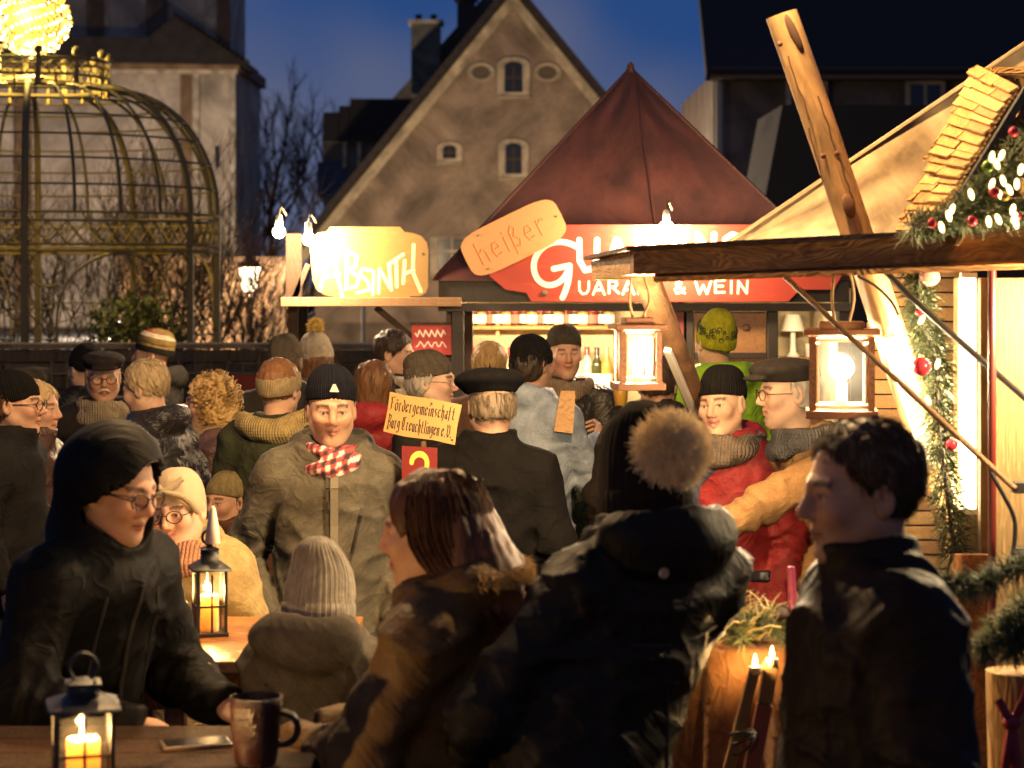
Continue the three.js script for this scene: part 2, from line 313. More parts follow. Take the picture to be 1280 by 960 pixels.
// ------------------------------------------------------------------ hats and hair, in head space
function shell(prof, o = {}) {                            // profile [radius,y] swept round an oval head, with lumps and tilt
  const { sx = .80, sz = 1, n = 48, lump = 0, tilt = 0, shift = [0, 0, 0], slouch = 0, rib = 0 } = o, m = prof.length, P = [], U = [], I = [], s = rnd() * 90;
  let v = 0;
  for (let i = 0; i < m; i++) {
    if (i) v += Math.hypot(prof[i][0] - prof[i - 1][0], prof[i][1] - prof[i - 1][1]);
    for (let k = 0; k <= n; k++) {
      const a = k / n * 6.28318, r = prof[i][0] * (1 + lump * noise(Math.cos(a) * 2.4 + s, prof[i][1] * 22, Math.sin(a) * 2.4)) + rib * Math.sin(a * 36) * Math.min(1, prof[i][0] * 12);
      let x = Math.sin(a) * r * sx, y = prof[i][1] + lump * .06 * noise(Math.cos(a) * 2 + s, 7, Math.sin(a) * 2), z = Math.cos(a) * r * sz - slouch * sst(.06, .14, prof[i][1]);
      const c = Math.cos(tilt), q = Math.sin(tilt); [y, z] = [y * c - z * q, y * q + z * c];
      P.push(x + shift[0], y + shift[1], z + shift[2]); U.push(k / n * .58, v);
      if (i && k) { const A = (i - 1) * (n + 1) + k - 1; I.push(A, A + 1, A + n + 2, A, A + n + 2, A + n + 1); }
    }
  }
  const g = new THREE.BufferGeometry(); g.setAttribute('position', new THREE.Float32BufferAttribute(P, 3)); g.setAttribute('uv', new THREE.Float32BufferAttribute(U, 2)); g.setIndex(I); g.computeVertexNormals(); return g;
}
const knitMat = c => mat(c, { bump: 'knit', bumpRep: [6, 6], bumpScale: .007, roughness: .95, spec: .25, tex: 'fabric', texRep: 5 });
const HAT = {
  beanie(p, o) {                                          // knitted cap with turned-up cuff
    const t = o.tilt ?? -.22, low = o.low ?? .012, top = o.top ?? .142, m = knitMat(o.color);
    const K = o.k || 1, prof = [[.096, low + .004], [.102, low]]; prof.push([.106, low + .008], [.107, low + .035], [.104, low + .05], [.100, low + .051]);
    for (let i = 0; i <= 9; i++) { const a = i / 9 * Math.PI / 2; prof.push([.1005 * Math.pow(Math.cos(a), .8) + .0005, low + .045 + (top - low - .045) * Math.sin(a)]); }
    for (const q of prof) q[0] *= K;
    const h = mesh('knit_cap', shell(prof, { tilt: t, lump: o.lump ?? .04, shift: [0, 0, -.012], slouch: o.slouch ?? .012, n: 144, rib: o.rib ?? .0013 }), m, p);
    if (o.pom) { const q = mesh('pompom', fur(o.pomR || .035, o.pomN || 500, o.pomL || .022, .0022), mat(o.pom, { roughness: .95 }), h); q.position.set(...(o.pomAt || [0, top + .02, -.03])); }
    return h;
  },
  striped(p, o) {
    const cols = o.colors, g = HAT.beanie(p, { ...o, color: cols[0] });
    let i = 0; for (const [y0, y1, c, r0, r1] of cols[1]) { const q = mesh('stripe', shell([[r0 + .005, y0], [(r0 + r1) / 2 + .008, (y0 + y1) / 2], [r1 + .005, y1]], { tilt: -.22, shift: [0, 0, -.012], lump: .01 }), knitMat(c), g); i++; }
    return g;
  },
  flat(p, o) {                                            // flat cap: low soft crown pulled over a short peak
    const m = mat(o.color, { bump: 'cloth', bumpRep: 6, bumpScale: .003, roughness: .95, spec: .2, tex: 'fabric', texRep: 5 });
    const g = nets((x, y, z) => { let d = ell(x, y, z, 0, .088, .010, .104, .040, .128); d = smin(d, ell(x, y, z, 0, .062, -.012, .091, .036, .108), .02); d = smin(d, ell(x, y, z, 0, .058, .118, .066, .010, .042), .012); return smax(d, -ell(x, y, z, 0, .015, -.012, .083, .06, .098), .006) + .002 * noise(x * 30, y * 30, z * 30); }, [-.13, -.01, -.16], [.13, .15, .19], .007);
    return mesh('flat_cap', g, m, p);
  },
  beret(p, o) {
    const m = mat(o.color, { bump: 'cloth', bumpRep: 6, bumpScale: .003, roughness: .98, spec: .15, tex: 'fabric', texRep: 5 });
    const g = nets((x, y, z) => { let d = ell(x, y, z, .004, .092, -.012, .128, .046, .140); d = smin(d, ell(x, y, z, 0, .058, -.012, .094, .026, .110), .018); d = smin(d, cap(x, y, z, [0, .13, -.012], [.002, .152, -.012], .004, .003), .008); return smax(d, -ell(x, y, z, 0, .015, -.012, .085, .06, .100), .006) + .002 * noise(x * 24, y * 24, z * 24); }, [-.16, .0, -.18], [.16, .17, .16], .007);
    const h = mesh('beret', g, m, p); h.rotation.x = o.tilt || 0; return h;
  },
  headband(p, o) {                                        // wrapped band with a twist in front
    const g = shell([[.102, -.01], [.110, .002], [.114, .03], [.112, .058], [.100, .068]], { tilt: -.15, lump: .05, shift: [0, 0, -.010] });
    const h = mesh('headband', g, knitMat(o.color), p);
    mesh('twist', nets((x, y, z) => ell(x, y, z, 0, .042, .096, .020, .034, .016) + .003 * Math.sin(y * 160 + x * 60), [-.04, -.01, .06], [.04, .09, .13], .005), knitMat(o.color), h); return h;
  },
  wrap(p, o) {                                            // close cap of crossed cloth
    const prof = [[.097, -.012], [.103, -.004]]; for (let i = 0; i <= 10; i++) { const a = i / 10 * Math.PI / 2; prof.push([.104 * Math.pow(Math.cos(a), .7) + .0005, .01 + .128 * Math.sin(a)]); }
    const h = mesh('cloth_cap', shell(prof, { tilt: -.25, lump: .03, shift: [0, 0, -.012] }), mat(o.color, { bump: 'cloth', bumpRep: 6, roughness: .95 }), p);
    for (const s of [-1, 1]) mesh('fold', tube([V(s * .088, .0, .04), V(s * .06, .055, .078), V(0, .078, .086), V(-s * .05, .11, .05)], .010, 20, 8), h.material, h); return h;
  },
  brim(p, o) {                                            // round hat with soft turned brim
    const h = mesh('brimmed_hat', shell([[.097, .02], [.135, .012], [.14, .016], [.10, .03], [.102, .06], [.098, .11], [.08, .135], [.03, .142], [.001, .142]], { lump: .03, shift: [0, 0, -.01], tilt: -.1 }), mat(o.color, { bump: 'cloth', bumpRep: 6, roughness: .95 }), p); return h;
  },
};
function fur(R0, n, L, r) {
  const list = [];
  for (let i = 0; i < n; i++) { const y = 1 - 2 * (i + .5) / n, a = i * 2.39996, s = Math.sqrt(1 - y * y), d = V(Math.cos(a) * s, y, Math.sin(a) * s), j = V(rr(-1, 1), rr(-1, 1), rr(-1, 1)).multiplyScalar(.45), l = L * rr(.6, 1.15); list.push([d.clone().multiplyScalar(R0 * .8), d.clone().multiplyScalar(R0 + l * .4).addScaledVector(j, l * .3), d.clone().multiplyScalar(R0 + l * .8).addScaledVector(j, l)]); }
  return merge([strands(list, r), new THREE.IcosahedronGeometry(R0 * .96, 3)]);
}
const hairMat = c => mat(c, { roughness: .55, bump: 'crease', bumpRep: [30, 6], bumpScale: .0012, spec: .6 });
function comb(h, n, l, r, m) {                           // loose strands lying on a hair mesh, combed down and back
  const P = h.geometry.attributes.position, N = h.geometry.attributes.normal, L = [];
  for (let i = 0; i < n; i++) { const k = Math.floor(rnd() * P.count), p = V(P.getX(k), P.getY(k), P.getZ(k)), q = V(N.getX(k), N.getY(k), N.getZ(k)); if (Math.hypot(p.x, p.y - .02, p.z + .02) < .078) continue; const d = V(rr(-.35, .35), -1, -.5 + rr(-.3, .3)); d.addScaledVector(q, -d.dot(q)).normalize(); const e = l * rr(.5, 1.2), o = rr(.0005, .004); L.push([p.clone().addScaledVector(q, .0005), p.clone().addScaledVector(d, e * .5).addScaledVector(q, o), p.clone().addScaledVector(d, e).addScaledVector(q, o * .4 - e * e * 3)]); }
  if (L.length) mesh('strand_layer', strands(L, r), m || h.material, h);
}
const HAIR = {
  short(p, o) {
    const cut = o.cut ?? .045, m = hairMat(o.color), g = nets((x, y, z) => {
      let d = ell(x, y, z, 0, .036, -.018, .086, .098, .106) - .004 * noise(x * 45, y * 20 + z * 18, z * 45) - .004 * noise(x * 110, y * 40, z * 110);
      d = smax(d, z * .75 - y * .55 - .040 + cut * .4, .012);                               // hairline over brow
      d = smax(d, -(y + .045 - clamp((z + .02) * .9, -.035, .07)), .012);              // nape and sideburns
      return smax(d, -(ell(x, y, z, 0, .026, -.010, .073, .086, .092)), .003);
    }, [-.11, -.12, -.14], [.11, .16, .12], .0055);
    const h = mesh('hair', g, m, p);
    if (o.strands) comb(h, o.strands * 1.6, .032, .0014);
    return h;
  },
  bob(p, o) {                                              // chin-length
    const low = o.low ?? -.12, g = nets((x, y, z) => {
      let d = ell(x, y, z, 0, .03, -.02, .092, .100, .110);
      d = smin(d, Math.max(ell(x, y, z, 0, -.05, -.03, .095 + (o.wide || 0), .14, .095), low - y), .03);
      d -= .006 * noise(x * 30, y * 7, z * 30) + .005 * noise(x * 90, y * 14, z * 90); if (o.under) d = smax(smax(d, y - .03, .01), ell(x, y, z, 0, -.02, -.03, .092, .2, .108), .01);
      d = smax(d, -(ell(x, y, z, 0, -.03, .075, .062, .10, .085)), .012);
      return smax(d, -(ell(x, y, z, 0, .01, .0, .070, .10, .085)), .003);
    }, [-.15, low - .03, -.17], [.15, .16, .12], .006);
    const h = mesh('hair', g, hairMat(o.color), p); comb(h, 700, .05, .0016); return h;
  },
  curly(p, o) {
    const base = nets((x, y, z) => { let d = smin(ell(x, y, z, 0, .03, -.025, .100, .105, .115), ell(x, y, z, 0, -.05, -.045, .105, .085, .09), .04) - .012 * noise(x * 55, y * 55, z * 55) - .006 * noise(x * 120, y * 120, z * 120); return smax(smax(d, -ell(x, y, z, 0, -.02, .085, .062, .095, .085), .01), -ell(x, y, z, 0, .01, -.0, .07, .09, .085), .003); }, [-.15, -.17, -.18], [.15, .17, .12], .006);
    const h = mesh('hair', base, hairMat(o.color), p), L = [];
    for (let i = 0; i < 420; i++) { const a = rr(0, 6.283), y = rr(-.95, 1), s = Math.sqrt(1 - y * y), c = V(Math.cos(a) * s * .112, .005 + y * .125, Math.sin(a) * s * .122 - .03); if (c.z > .035 && Math.abs(c.x) < .07 && c.y < .09) continue; const pts = [], w = rr(.008, .014), t0 = rr(0, 6); for (let k = 0; k < 9; k++) { const t = t0 + k * .9; pts.push(V(c.x + Math.cos(t) * w, c.y - k * .005 + .02, c.z + Math.sin(t) * w)); } L.push(pts); }
    mesh('curls', strands(L, .0035), hairMat(o.color), h); return h;
  },
  long(p, o) {                                             // long hair falling over shoulders and back, with loose strands
    const low = o.low ?? -.34, body = (x, y, z) => {
      let d = ell(x, y, z, 0, .034, -.02, .092, .100, .112);
      const t = clamp((.02 - y) / (.02 - low), 0, 1);
      d = smin(d, smax(ell(x, y, z, 0, -.10, -.055 - .03 * t - (o.back || 0) * t, .098 + .02 * t, .30, .072 + (o.back || 0) * .35), Math.max(low - y, y - .03), .02), .035);
      d -= .007 * noise(x * 26, y * 5, z * 26) + .005 * noise(x * 80, y * 9, z * 80);
      d = smax(d, -ell(x, y, z, 0, -.045, .090, .060, .115, .078), .012);
      return smax(d, -ell(x, y, z, 0, .0, .0, .07, .09, .085), .003);
    };
    const h = mesh('hair', nets(body, [-.16, low - .05, -.2], [.16, .17, .13], .006), hairMat(o.color), p), L = [];
    for (let i = 0; i < (o.n || 500); i++) {
      const a = rr(0, 6.283), x0 = Math.cos(a), z0 = Math.sin(a); if (z0 > .45) continue; const pts = [], e = rr(.1, 1.2), sx = rr(.96, 1.06), len = rr(.6, 1.08), ph = rr(0, 6);
      for (let k = 0; k < 11; k++) { const t = k / 10, y = mix(.034 + .1 * Math.sin(e), low * len, t), rr2 = y > .02 ? Math.sqrt(Math.max(.02, 1 - ((y - .034) / .101) ** 2)) : 1; const bend = sst(.0, -.2, y); pts.push(V(x0 * (.093 * rr2 + .012 * bend) * sx + .004 * Math.sin(t * 5 + ph), y, z0 * mix(.112, .078, bend) * rr2 * sx - .02 - .045 * bend - (o.back || 0) * 1.1 * sst(.02, low, y))); }
      L.push(pts);
    }
    const K = o.color, hi = L.filter((_, i) => i % 3 === 0); mesh('strand_layer', strands(L.filter((_, i) => i % 3), .0013), hairMat(K), h); mesh('lighter_strands', strands(hi, .0012), hairMat([K[0] * 2.4, K[1] * 2.2, K[2] * 2]), h); return h;
  },
  fringe(p, o) {                                           // hair below a hat: shell round nape and ears
    const low = o.low ?? -.075, g = nets((x, y, z) => { let d = ell(x, y, z, 0, -.0, -.02, .085, .11, .103) - .005 * noise(x * 40, y * 12, z * 40) - .004 * noise(x * 100, y * 30, z * 100); d = smax(d, low - y, .01); d = smax(d, y - .05, .01); d = smax(d, z - (o.front ?? .01) - y * .5, .012); return smax(d, -ell(x, y, z, 0, .0, -.008, .072, .1, .088), .003); }, [-.11, low - .03, -.15], [.11, .08, .11], .006);
    const h = mesh('hair', g, hairMat(o.color), p); comb(h, 350, .03, .0014); return h;
  },
};
function glassesGeo(r = .0225) {
  const L = []; for (const s of [-1, 1]) { L.push(new THREE.TorusGeometry(r, .0021, 6, 20).scale(1.08, .84, 1).rotateY(s * .16).translate(s * .0325, .0, .1035)); L.push(rod(V(s * .057, .004, .098), V(s * .079, .005, -.005), .0017, .0017, 5)); }
  L.push(tube([V(-.010, .004, .107), V(0, .007, .111), V(.010, .004, .107)], .0018, 8, 5)); return merge(L);
}

// ------------------------------------------------------------------ a whole person
const MANS = {};
function person(o) {
  const s = (o.y = at(o.p[0], o.p[1], o.d)).y / 1.62 * 1, hs = o.hs || 1, bulk = o.bulk || 1, lean = o.lean || 0;
  const hp = V((o.headX || 0), 1.62 * s, .03 + lean * .30);                        // head centre in body space
  const yaw = R(o.yaw), base = o.y.clone().sub(hp.clone().applyAxisAngle(V(0, 1, 0), yaw)); base.y = 0;
  const g = thing('person', o.label, 'person', base, yaw, o.group);
  const cell = clamp(o.d * .0018, .0088, .018) * (o.fine || 1);
  const S = p => [p[0] * s, p[1] * s, p[2] * s];
  const bx = y => lean * sst(.95 * s, 1.5 * s, y) * .24, hx = y => (o.headX || 0) * sst(.95 * s, 1.5 * s, y);     // spine shifts forward / sideways with height
  const sh = [-1, 1].map(q => [q * .172 * s * (o.shw || 1) + hx(1.43 * s), 1.392 * s + (q < 0 ? (o.shL || 0) : (o.shR || 0)), bx(1.43 * s) - .01]);
  const dA = q => ({ el: [q * .245, 1.14, -.03], wr: [q * .225, .90, .07], curl: .45, palm: [-q, 0, .2] });
  const arms = [{ ...dA(-1), ...(o.armR || {}) }, { ...dA(1), ...(o.armL || {}) }].map(a => ({ ...a, el: S(a.el), wr: S(a.wr) }));
  const nk = [hx(1.5 * s) * .95, 1.458 * s, bx(1.47 * s) + .0];
  const hip = q => [q * .095 * s, .92 * s, 0], st = o.stance || .1, kn = q => [q * st * 1.05, .50 * s, .02 + (q > 0 ? .03 : -.02)], an = q => [q * st * 1.1, .09 * s, (q > 0 ? .05 : -.05)];
  const skin = (o.head && o.head.skin) || [.42, .24, .15];
  // ---- body: one skin, coarse under the clothes, finer head and hands
  const bodyF = (x, y, z) => {
    const zz = z - bx(y), xx = x - hx(y); let d = cap(xx, y, zz, [0, .98 * s, 0], [0, 1.34 * s, 0], .10 * s * Math.min(1, bulk), .10 * s * Math.min(1, bulk));
    d = smin(d, cap(x, y, z, [nk[0], nk[1] - .03, nk[2]], [hp.x, hp.y - .08, hp.z - .025], .05, .048), .05);
    for (let i = 0; i < 2; i++) { const q = i ? 1 : -1, a = arms[i]; d = smin(d, Math.min(cap(x, y, z, sh[i], a.el, .045, .036), cap(x, y, z, a.el, a.wr, .036, .025)), .03); d = smin(d, Math.min(cap(x, y, z, hip(q), kn(q), .075, .05), cap(x, y, z, kn(q), an(q), .048, .035)), .03); }
    return d;
  };
  const HF = headField(o.head || {}), HC = headColor(o.head || {}), hq = new THREE.Quaternion().setFromEuler(new THREE.Euler(R(o.hPitch || 0), R(o.hYaw || 0), R(o.hRoll || 0), 'YXZ'));
  const hm = new THREE.Matrix4().compose(hp, hq, V(hs, hs, hs));
  const parts = [colored(nets(bodyF, [-.75 * s, .0, -.55], [.75 * s, 1.56 * s, .75], .03), skin), nets(HF, [-.11, -.20, -.13], [.11, .14, .14], o.d < 8.8 ? .0042 : .0055, HC).applyMatrix4(hm)];
  arms.forEach((a, i) => { if (a.noHand) return; const w = V(...a.wr), dir = w.clone().sub(V(...a.el)); if (o.gloves) return; parts.push(hand(w.addScaledVector(dir.normalize(), .012), a.dir ? V(...a.dir) : dir, V(...a.palm), a.curl, i ? -1 : 1, skin)); });
  mesh('body', mergeGeometries(parts.map(q => { const r = q.toNonIndexed(); return r; })), MANS.skin ??= mat([1, 1, 1], { vertexColors: true, roughness: .56, spec: .6, bump: 'stucco', bumpRep: 9, bumpScale: .0012 }), g);
  if (o.gloves) arms.forEach((a, i) => { const w = V(...a.wr), dir = w.clone().sub(V(...a.el)); const gg = hand(w.addScaledVector(dir.normalize(), .012), dir, V(...a.palm), a.curl, i ? -1 : 1, [1, 1, 1]); gg.deleteAttribute('color'); mesh('glove', gg, mat(o.gloves, { roughness: .7, spec: .3 }), g); });
  // ---- coat
  const c = o.coat || {}, hem = (c.hem ?? .72) * s, pf = c.puff || 0, band = c.band || .09, wr = c.wrinkle ?? 1, se = rnd() * 70, flare = c.flare ?? 1;
  const quilt = t => pf * (Math.pow(Math.abs(Math.sin(t / band * Math.PI)), .55) - .6);
  const coatF = (x, y, z) => {
    const xx = x - hx(y), zz = z - bx(y), u = y / s;
    const ax = (u < 1.05 ? mix(.225 * flare, .190, sst(.6, 1.05, u)) : mix(.190, .192, sst(1.05, 1.32, u)) - .085 * sst(1.30, 1.5, u)) * bulk * s, az = (u < 1.05 ? mix(.175 * flare, .15 + (c.belly || 0), sst(.6, 1.05, u)) : mix(.15 + (c.belly || 0), .138, sst(1.05, 1.3, u)) - .06 * sst(1.36, 1.5, u)) * bulk * s;
    let d = (Math.hypot(xx / ax, zz / az) - 1) * Math.min(ax, az) * 1.05 - (pf ? quilt(y + .02 * Math.sin(x * 9)) : 0);
    d = smax(d, y - 1.50 * s, .05);
    d = smin(d, cap(x, y, z, [sh[0][0], sh[0][1] - .01, sh[0][2]], [sh[1][0], sh[1][1] - .01, sh[1][2]], .064 * bulk, .064 * bulk), .07);
    d = smin(d, Math.min(cap(x, y, z, [nk[0], nk[1] + .01, nk[2]], sh[0], .058, .05), cap(x, y, z, [nk[0], nk[1] + .01, nk[2]], sh[1], .058, .05)), .07);
    for (let i = 0; i < 2; i++) {
      const a = arms[i]; let e = cap(x, y, z, sh[i], a.el, .078 * bulk, .066 * bulk), l = capT * .3; e -= pf ? quilt(l) * .9 : 0;
      let e2 = cap(x, y, z, a.el, a.wr, .066 * bulk, .050 * bulk); l = capT * .28 + .3; e2 -= pf ? quilt(l) * .9 : 0;
      e = smin(e, e2, .03); if (wr) { const ed = len3(x - a.el[0], y - a.el[1], z - a.el[2]); e -= wr * .012 * Math.exp(-ed * ed / .012) * Math.sin(l * 130 + noise(x * 14, y * 14, z * 14) * 3); }
      const wx = a.wr[0] - a.el[0], wy = a.wr[1] - a.el[1], wz = a.wr[2] - a.el[2], wl = len3(wx, wy, wz);
      e = smax(e, ((x - a.wr[0]) * wx + (y - a.wr[1]) * wy + (z - a.wr[2]) * wz) / wl - .015, .012);
      d = smin(d, e, .022 + .03 * sst(1.25, 1.45, u));
    }
    d = smax(d, hem - y, .02);
    if (d < .06 && d > -.06 && wr) {
      const n1 = noise(x * 4 + se, y * 3, z * 4) * 1.3, e1 = 1 - Math.abs(noise(x * 6 + y * 3 + n1, y * 8 * (c.cross || 1) + se, z * 6 + n1)), e2 = 1 - Math.abs(noise(x * 15 - y * 6 + n1 * 2, y * 13 * (c.cross || 1) + se, z * 15));
      d -= wr * (.007 * noise(x * 6 + se, y * 4, z * 6) + .013 * e1 * e1 * e1 * e1 - .004 + .006 * e2 * e2 * e2);
    }
    if (c.collar) { const k = c.collarTilt || .12, yy = y - nk[1] - .035, r = Math.hypot(x - nk[0], (z - nk[2] - .012 - yy * k) * .92), R0 = (c.collarR || .082) + yy * .12; d = smin(d, smax(smax(Math.abs(r - R0) - .012, Math.abs(yy + .008 * Math.sin(Math.atan2(x - nk[0], z - nk[2]) * 2 + 1)) - c.collar, .022), c.open ? (z - nk[2] - .03) - (.02) + Math.abs(x - nk[0]) * -.2 : -1, .01) - .003 * noise(x * 20, y * 20, z * 20), .02); }
    if (c.hood) { const hy = nk[1] + .035, hz = nk[2] - .085; let h = ell(x, y, z, nk[0], hy, hz, .150 * c.hood, .092 * c.hood, .092 * c.hood); h = smax(h, -ell(x, y, z, nk[0], hy + .065, hz + .035, .105 * c.hood, .08 * c.hood, .085 * c.hood), .02); h -= .009 * noise(x * 11 + se, y * 16, z * 11); d = smin(d, h, .03);
      d = smin(d, Math.max(Math.abs(Math.hypot(x - nk[0], z - nk[2]) - .098) - .018, Math.abs(y - nk[1] - .012 + (z - nk[2]) * .25) - .04), .03); }
    if (c.hoodUp) { const q = HI.copy(PV.set(x, y, z).sub(hp)).applyQuaternion(hqi); const k = c.hoodUp; let h = ell(q.x, q.y, q.z, 0, .018, -.025, .116 * k, .142 * k, .142 * k); h = smin(h, ell(q.x, q.y, q.z, 0, -.12, -.04, .12 * k, .10, .12 * k), .05); h = smax(h, -ell(q.x, q.y, q.z, 0, -.01, .01, .100 * k, .126 * k, .118 * k), .01); h = smax(h, -ell(q.x, q.y, q.z, 0, -.015, .15, .080 * k, .112 * k, .125), .012); if (c.peak) h = smin(h, ell(q.x, q.y, q.z, 0, .095, .10, .075, .012, .05), .02); h -= .006 * noise(q.x * 14 + se, q.y * 14, q.z * 14); d = smin(d, h, .03); }
    return d;
  };
  const hqi = hq.clone().invert(), HI = V(), PV = V();
  const ys = Math.max(...arms.map(a => Math.max(a.wr[1], a.el[1]))), xe = Math.max(.36, ...arms.flatMap(a => [Math.abs(a.wr[0]), Math.abs(a.el[0])].map(v => v + .11))), ze = Math.max(.30, ...arms.flatMap(a => [a.wr[2], a.el[2]].map(v => v + .11))) + lean * .3, zb = -Math.max(.30, ...arms.flatMap(a => [-a.wr[2], -a.el[2]].map(v => v + .11)));
  const cm = c.mat || mat(c.color || [.03, .03, .03], { roughness: c.rough ?? .85, bump: 'fold', bumpRep: c.shiny ? 2.0 : 1.1, bumpScale: c.shiny ? .007 : .0045, tex: 'fabric', texRep: 2.7, spec: c.spec ?? (c.shiny ? .7 : .28) });
  const ylo = Math.min(hem - .04, ...arms.map(a => Math.min(a.wr[1], a.el[1]) - .1));
  const coat = mesh(c.name || 'coat', nets(coatF, [-xe + Math.min(0, o.headX || 0), ylo, zb], [xe + Math.max(0, o.headX || 0), Math.max(ys + .12, c.hoodUp ? hp.y + .2 : nk[1] + (c.hood ? .2 : .16)), ze + .12], cell), cm, g);
  if (c.label) coat.userData.label = c.label;
  // ---- trousers and shoes
  const tf = (x, y, z) => { let d = cap(x, y, z, [0, .96 * s, 0], [0, .88 * s, 0], .13, .12); for (const q of [-1, 1]) d = smin(d, Math.min(cap(x, y, z, hip(q), kn(q), .092, .07), cap(x, y, z, kn(q), an(q), .068, .058)), .03); return smax(smax(d, .07 - y, .01), y - 1.0 * s, .01) - .006 * noise(x * 12, y * 9, z * 12); };
  mesh('trousers', nets(tf, [-.32, .02, -.25], [.32, 1.04 * s, .28], .026), mat(o.trousers || [.025, .025, .03], { roughness: .9, spec: .2 }), g);
  for (const q of [-1, 1]) { const a = an(q); mesh('shoe', nets((x, y, z) => smax(smin(ell(x, y, z, 0, .045, .06, .052, .05, .13), cap(x, y, z, [0, .05, -.02], [0, .13, -.02], .05, .048), .03), .0 - y, .008), [-.08, -.03, -.12], [.08, .2, .23], .018), MANS.shoe ??= mat([.02, .014, .010], { roughness: .5 }), g).position.set(a[0], .003, a[2]); }
  // ---- head dress
  const placed = m => { m.position.copy(hp); m.quaternion.copy(hq); m.scale.setScalar(hs); return m; };
  const holder = { add(m) { placed(m); g.add(m); } };
  const on = (fn, k) => { const m = fn(holder, k); const rx = m.rotation.x; placed(m); return m; };
  if (o.hair) for (const k of [].concat(o.hair)) on(HAIR[k.type], { under: !!o.hat && o.hat.type !== 'headband', ...k });
  if (o.hat) { const m = on(HAT[o.hat.type], o.hat); if (o.hat.fwd) m.rotateX(o.hat.fwd); if (o.hat.side) m.rotateZ(o.hat.side); }
  if (o.glasses) placed(mesh('glasses', glassesGeo(), mat(o.glasses === true ? [.012, .01, .01] : o.glasses, { roughness: .3 }), g));
  if (o.moustache) placed(mesh('moustache', nets((x, y, z) => cap(Math.abs(x), y, z, [.004, -.045, .099], [.027, -.058, .082], .0085, .004) - .0015 * noise(x * 200, y * 60, 1), [-.05, -.08, .06], [.05, -.02, .12], .004), hairMat(o.moustache), g));
  if (o.scarf) {                                            // wound scarf: two uneven loops round the neck
    const kb = o.scarf.big || (c.hood || c.collar ? 1.16 : 1), SC = [[.0, .096 * kb, .027 * kb, 0], [.030, .085 * kb, .023 * kb, 2]]; const f = (x, y, z) => { const r = Math.hypot(x - nk[0], z - nk[2] - .012), a = Math.atan2(x - nk[0], z - nk[2]); let d = 9; for (const [yy, R0, t, ph] of SC) d = smin(d, Math.hypot(r - R0, (y - nk[1] - yy - .022 * Math.sin(a + ph) + .03 * Math.max(0, Math.cos(a))) * .85) - t, .02); if (o.scarf.tail) d = smin(d, ell(x, y, z, nk[0] + .03, nk[1] - .10, nk[2] + .14, .055, .12, .03), .03); return d - .008 * noise(x * 22, y * 30, z * 22); };
    const m = mesh('scarf', nets(f, [nk[0] - .22, nk[1] - .26, nk[2] - .22], [nk[0] + .22, nk[1] + .16, nk[2] + .26], .0075, o.scarf.paint), o.scarf.paint ? mat([1, 1, 1], { vertexColors: true, roughness: .95 }) : mat(o.scarf.color, { roughness: .95, bump: 'knit', bumpRep: 3.5, bumpScale: .008, tex: 'fabric', texRep: 4, spec: .2 }), g);
  }
  return Object.assign(g, { info: { s, hp, hq, nk, arms, coatF, sh } });
}
// strip of cloth laid on the front (or back) of a coat: points in body space x,y; the field tells the depth
function strip(p, name, pts, w, m, t = .006, side = 1) {
  const f = p.info.coatF, P = pts.map(([x, y]) => { let z = side * .6; for (let i = 0; i < 80; i++) { const d = f(x, y, z); if (d < .001) break; z -= side * Math.max(.0015, d * .6); } return V(x, y, z); });
  const L = []; for (let i = 0; i < P.length - 1; i++) L.push(bar(P[i], P[i + 1], w, t * 2)); return mesh(name, L, m, p);
}
// ------------------------------------------------------------------ ground
{
  const m = mat([.045, .040, .036], { tex: 'blotch', texRep: .25, bump: 'cobble', bumpRep: .8, bumpScale: .02, roughness: .8 });
  const g = new THREE.PlaneGeometry(600, 600).rotateX(-Math.PI / 2); const u = g.attributes.uv; for (let i = 0; i < u.count; i++) u.setXY(i, u.getX(i) * 600, u.getY(i) * 600);
  struct('ground', g, m);
}
// pixel helpers for upright fronts: everything in the plane z = -d
const ppm = d => F / d;
const px = (x, d) => (x - 640) / F * d, py = (y, d) => CH - (y - HY) / F * d;

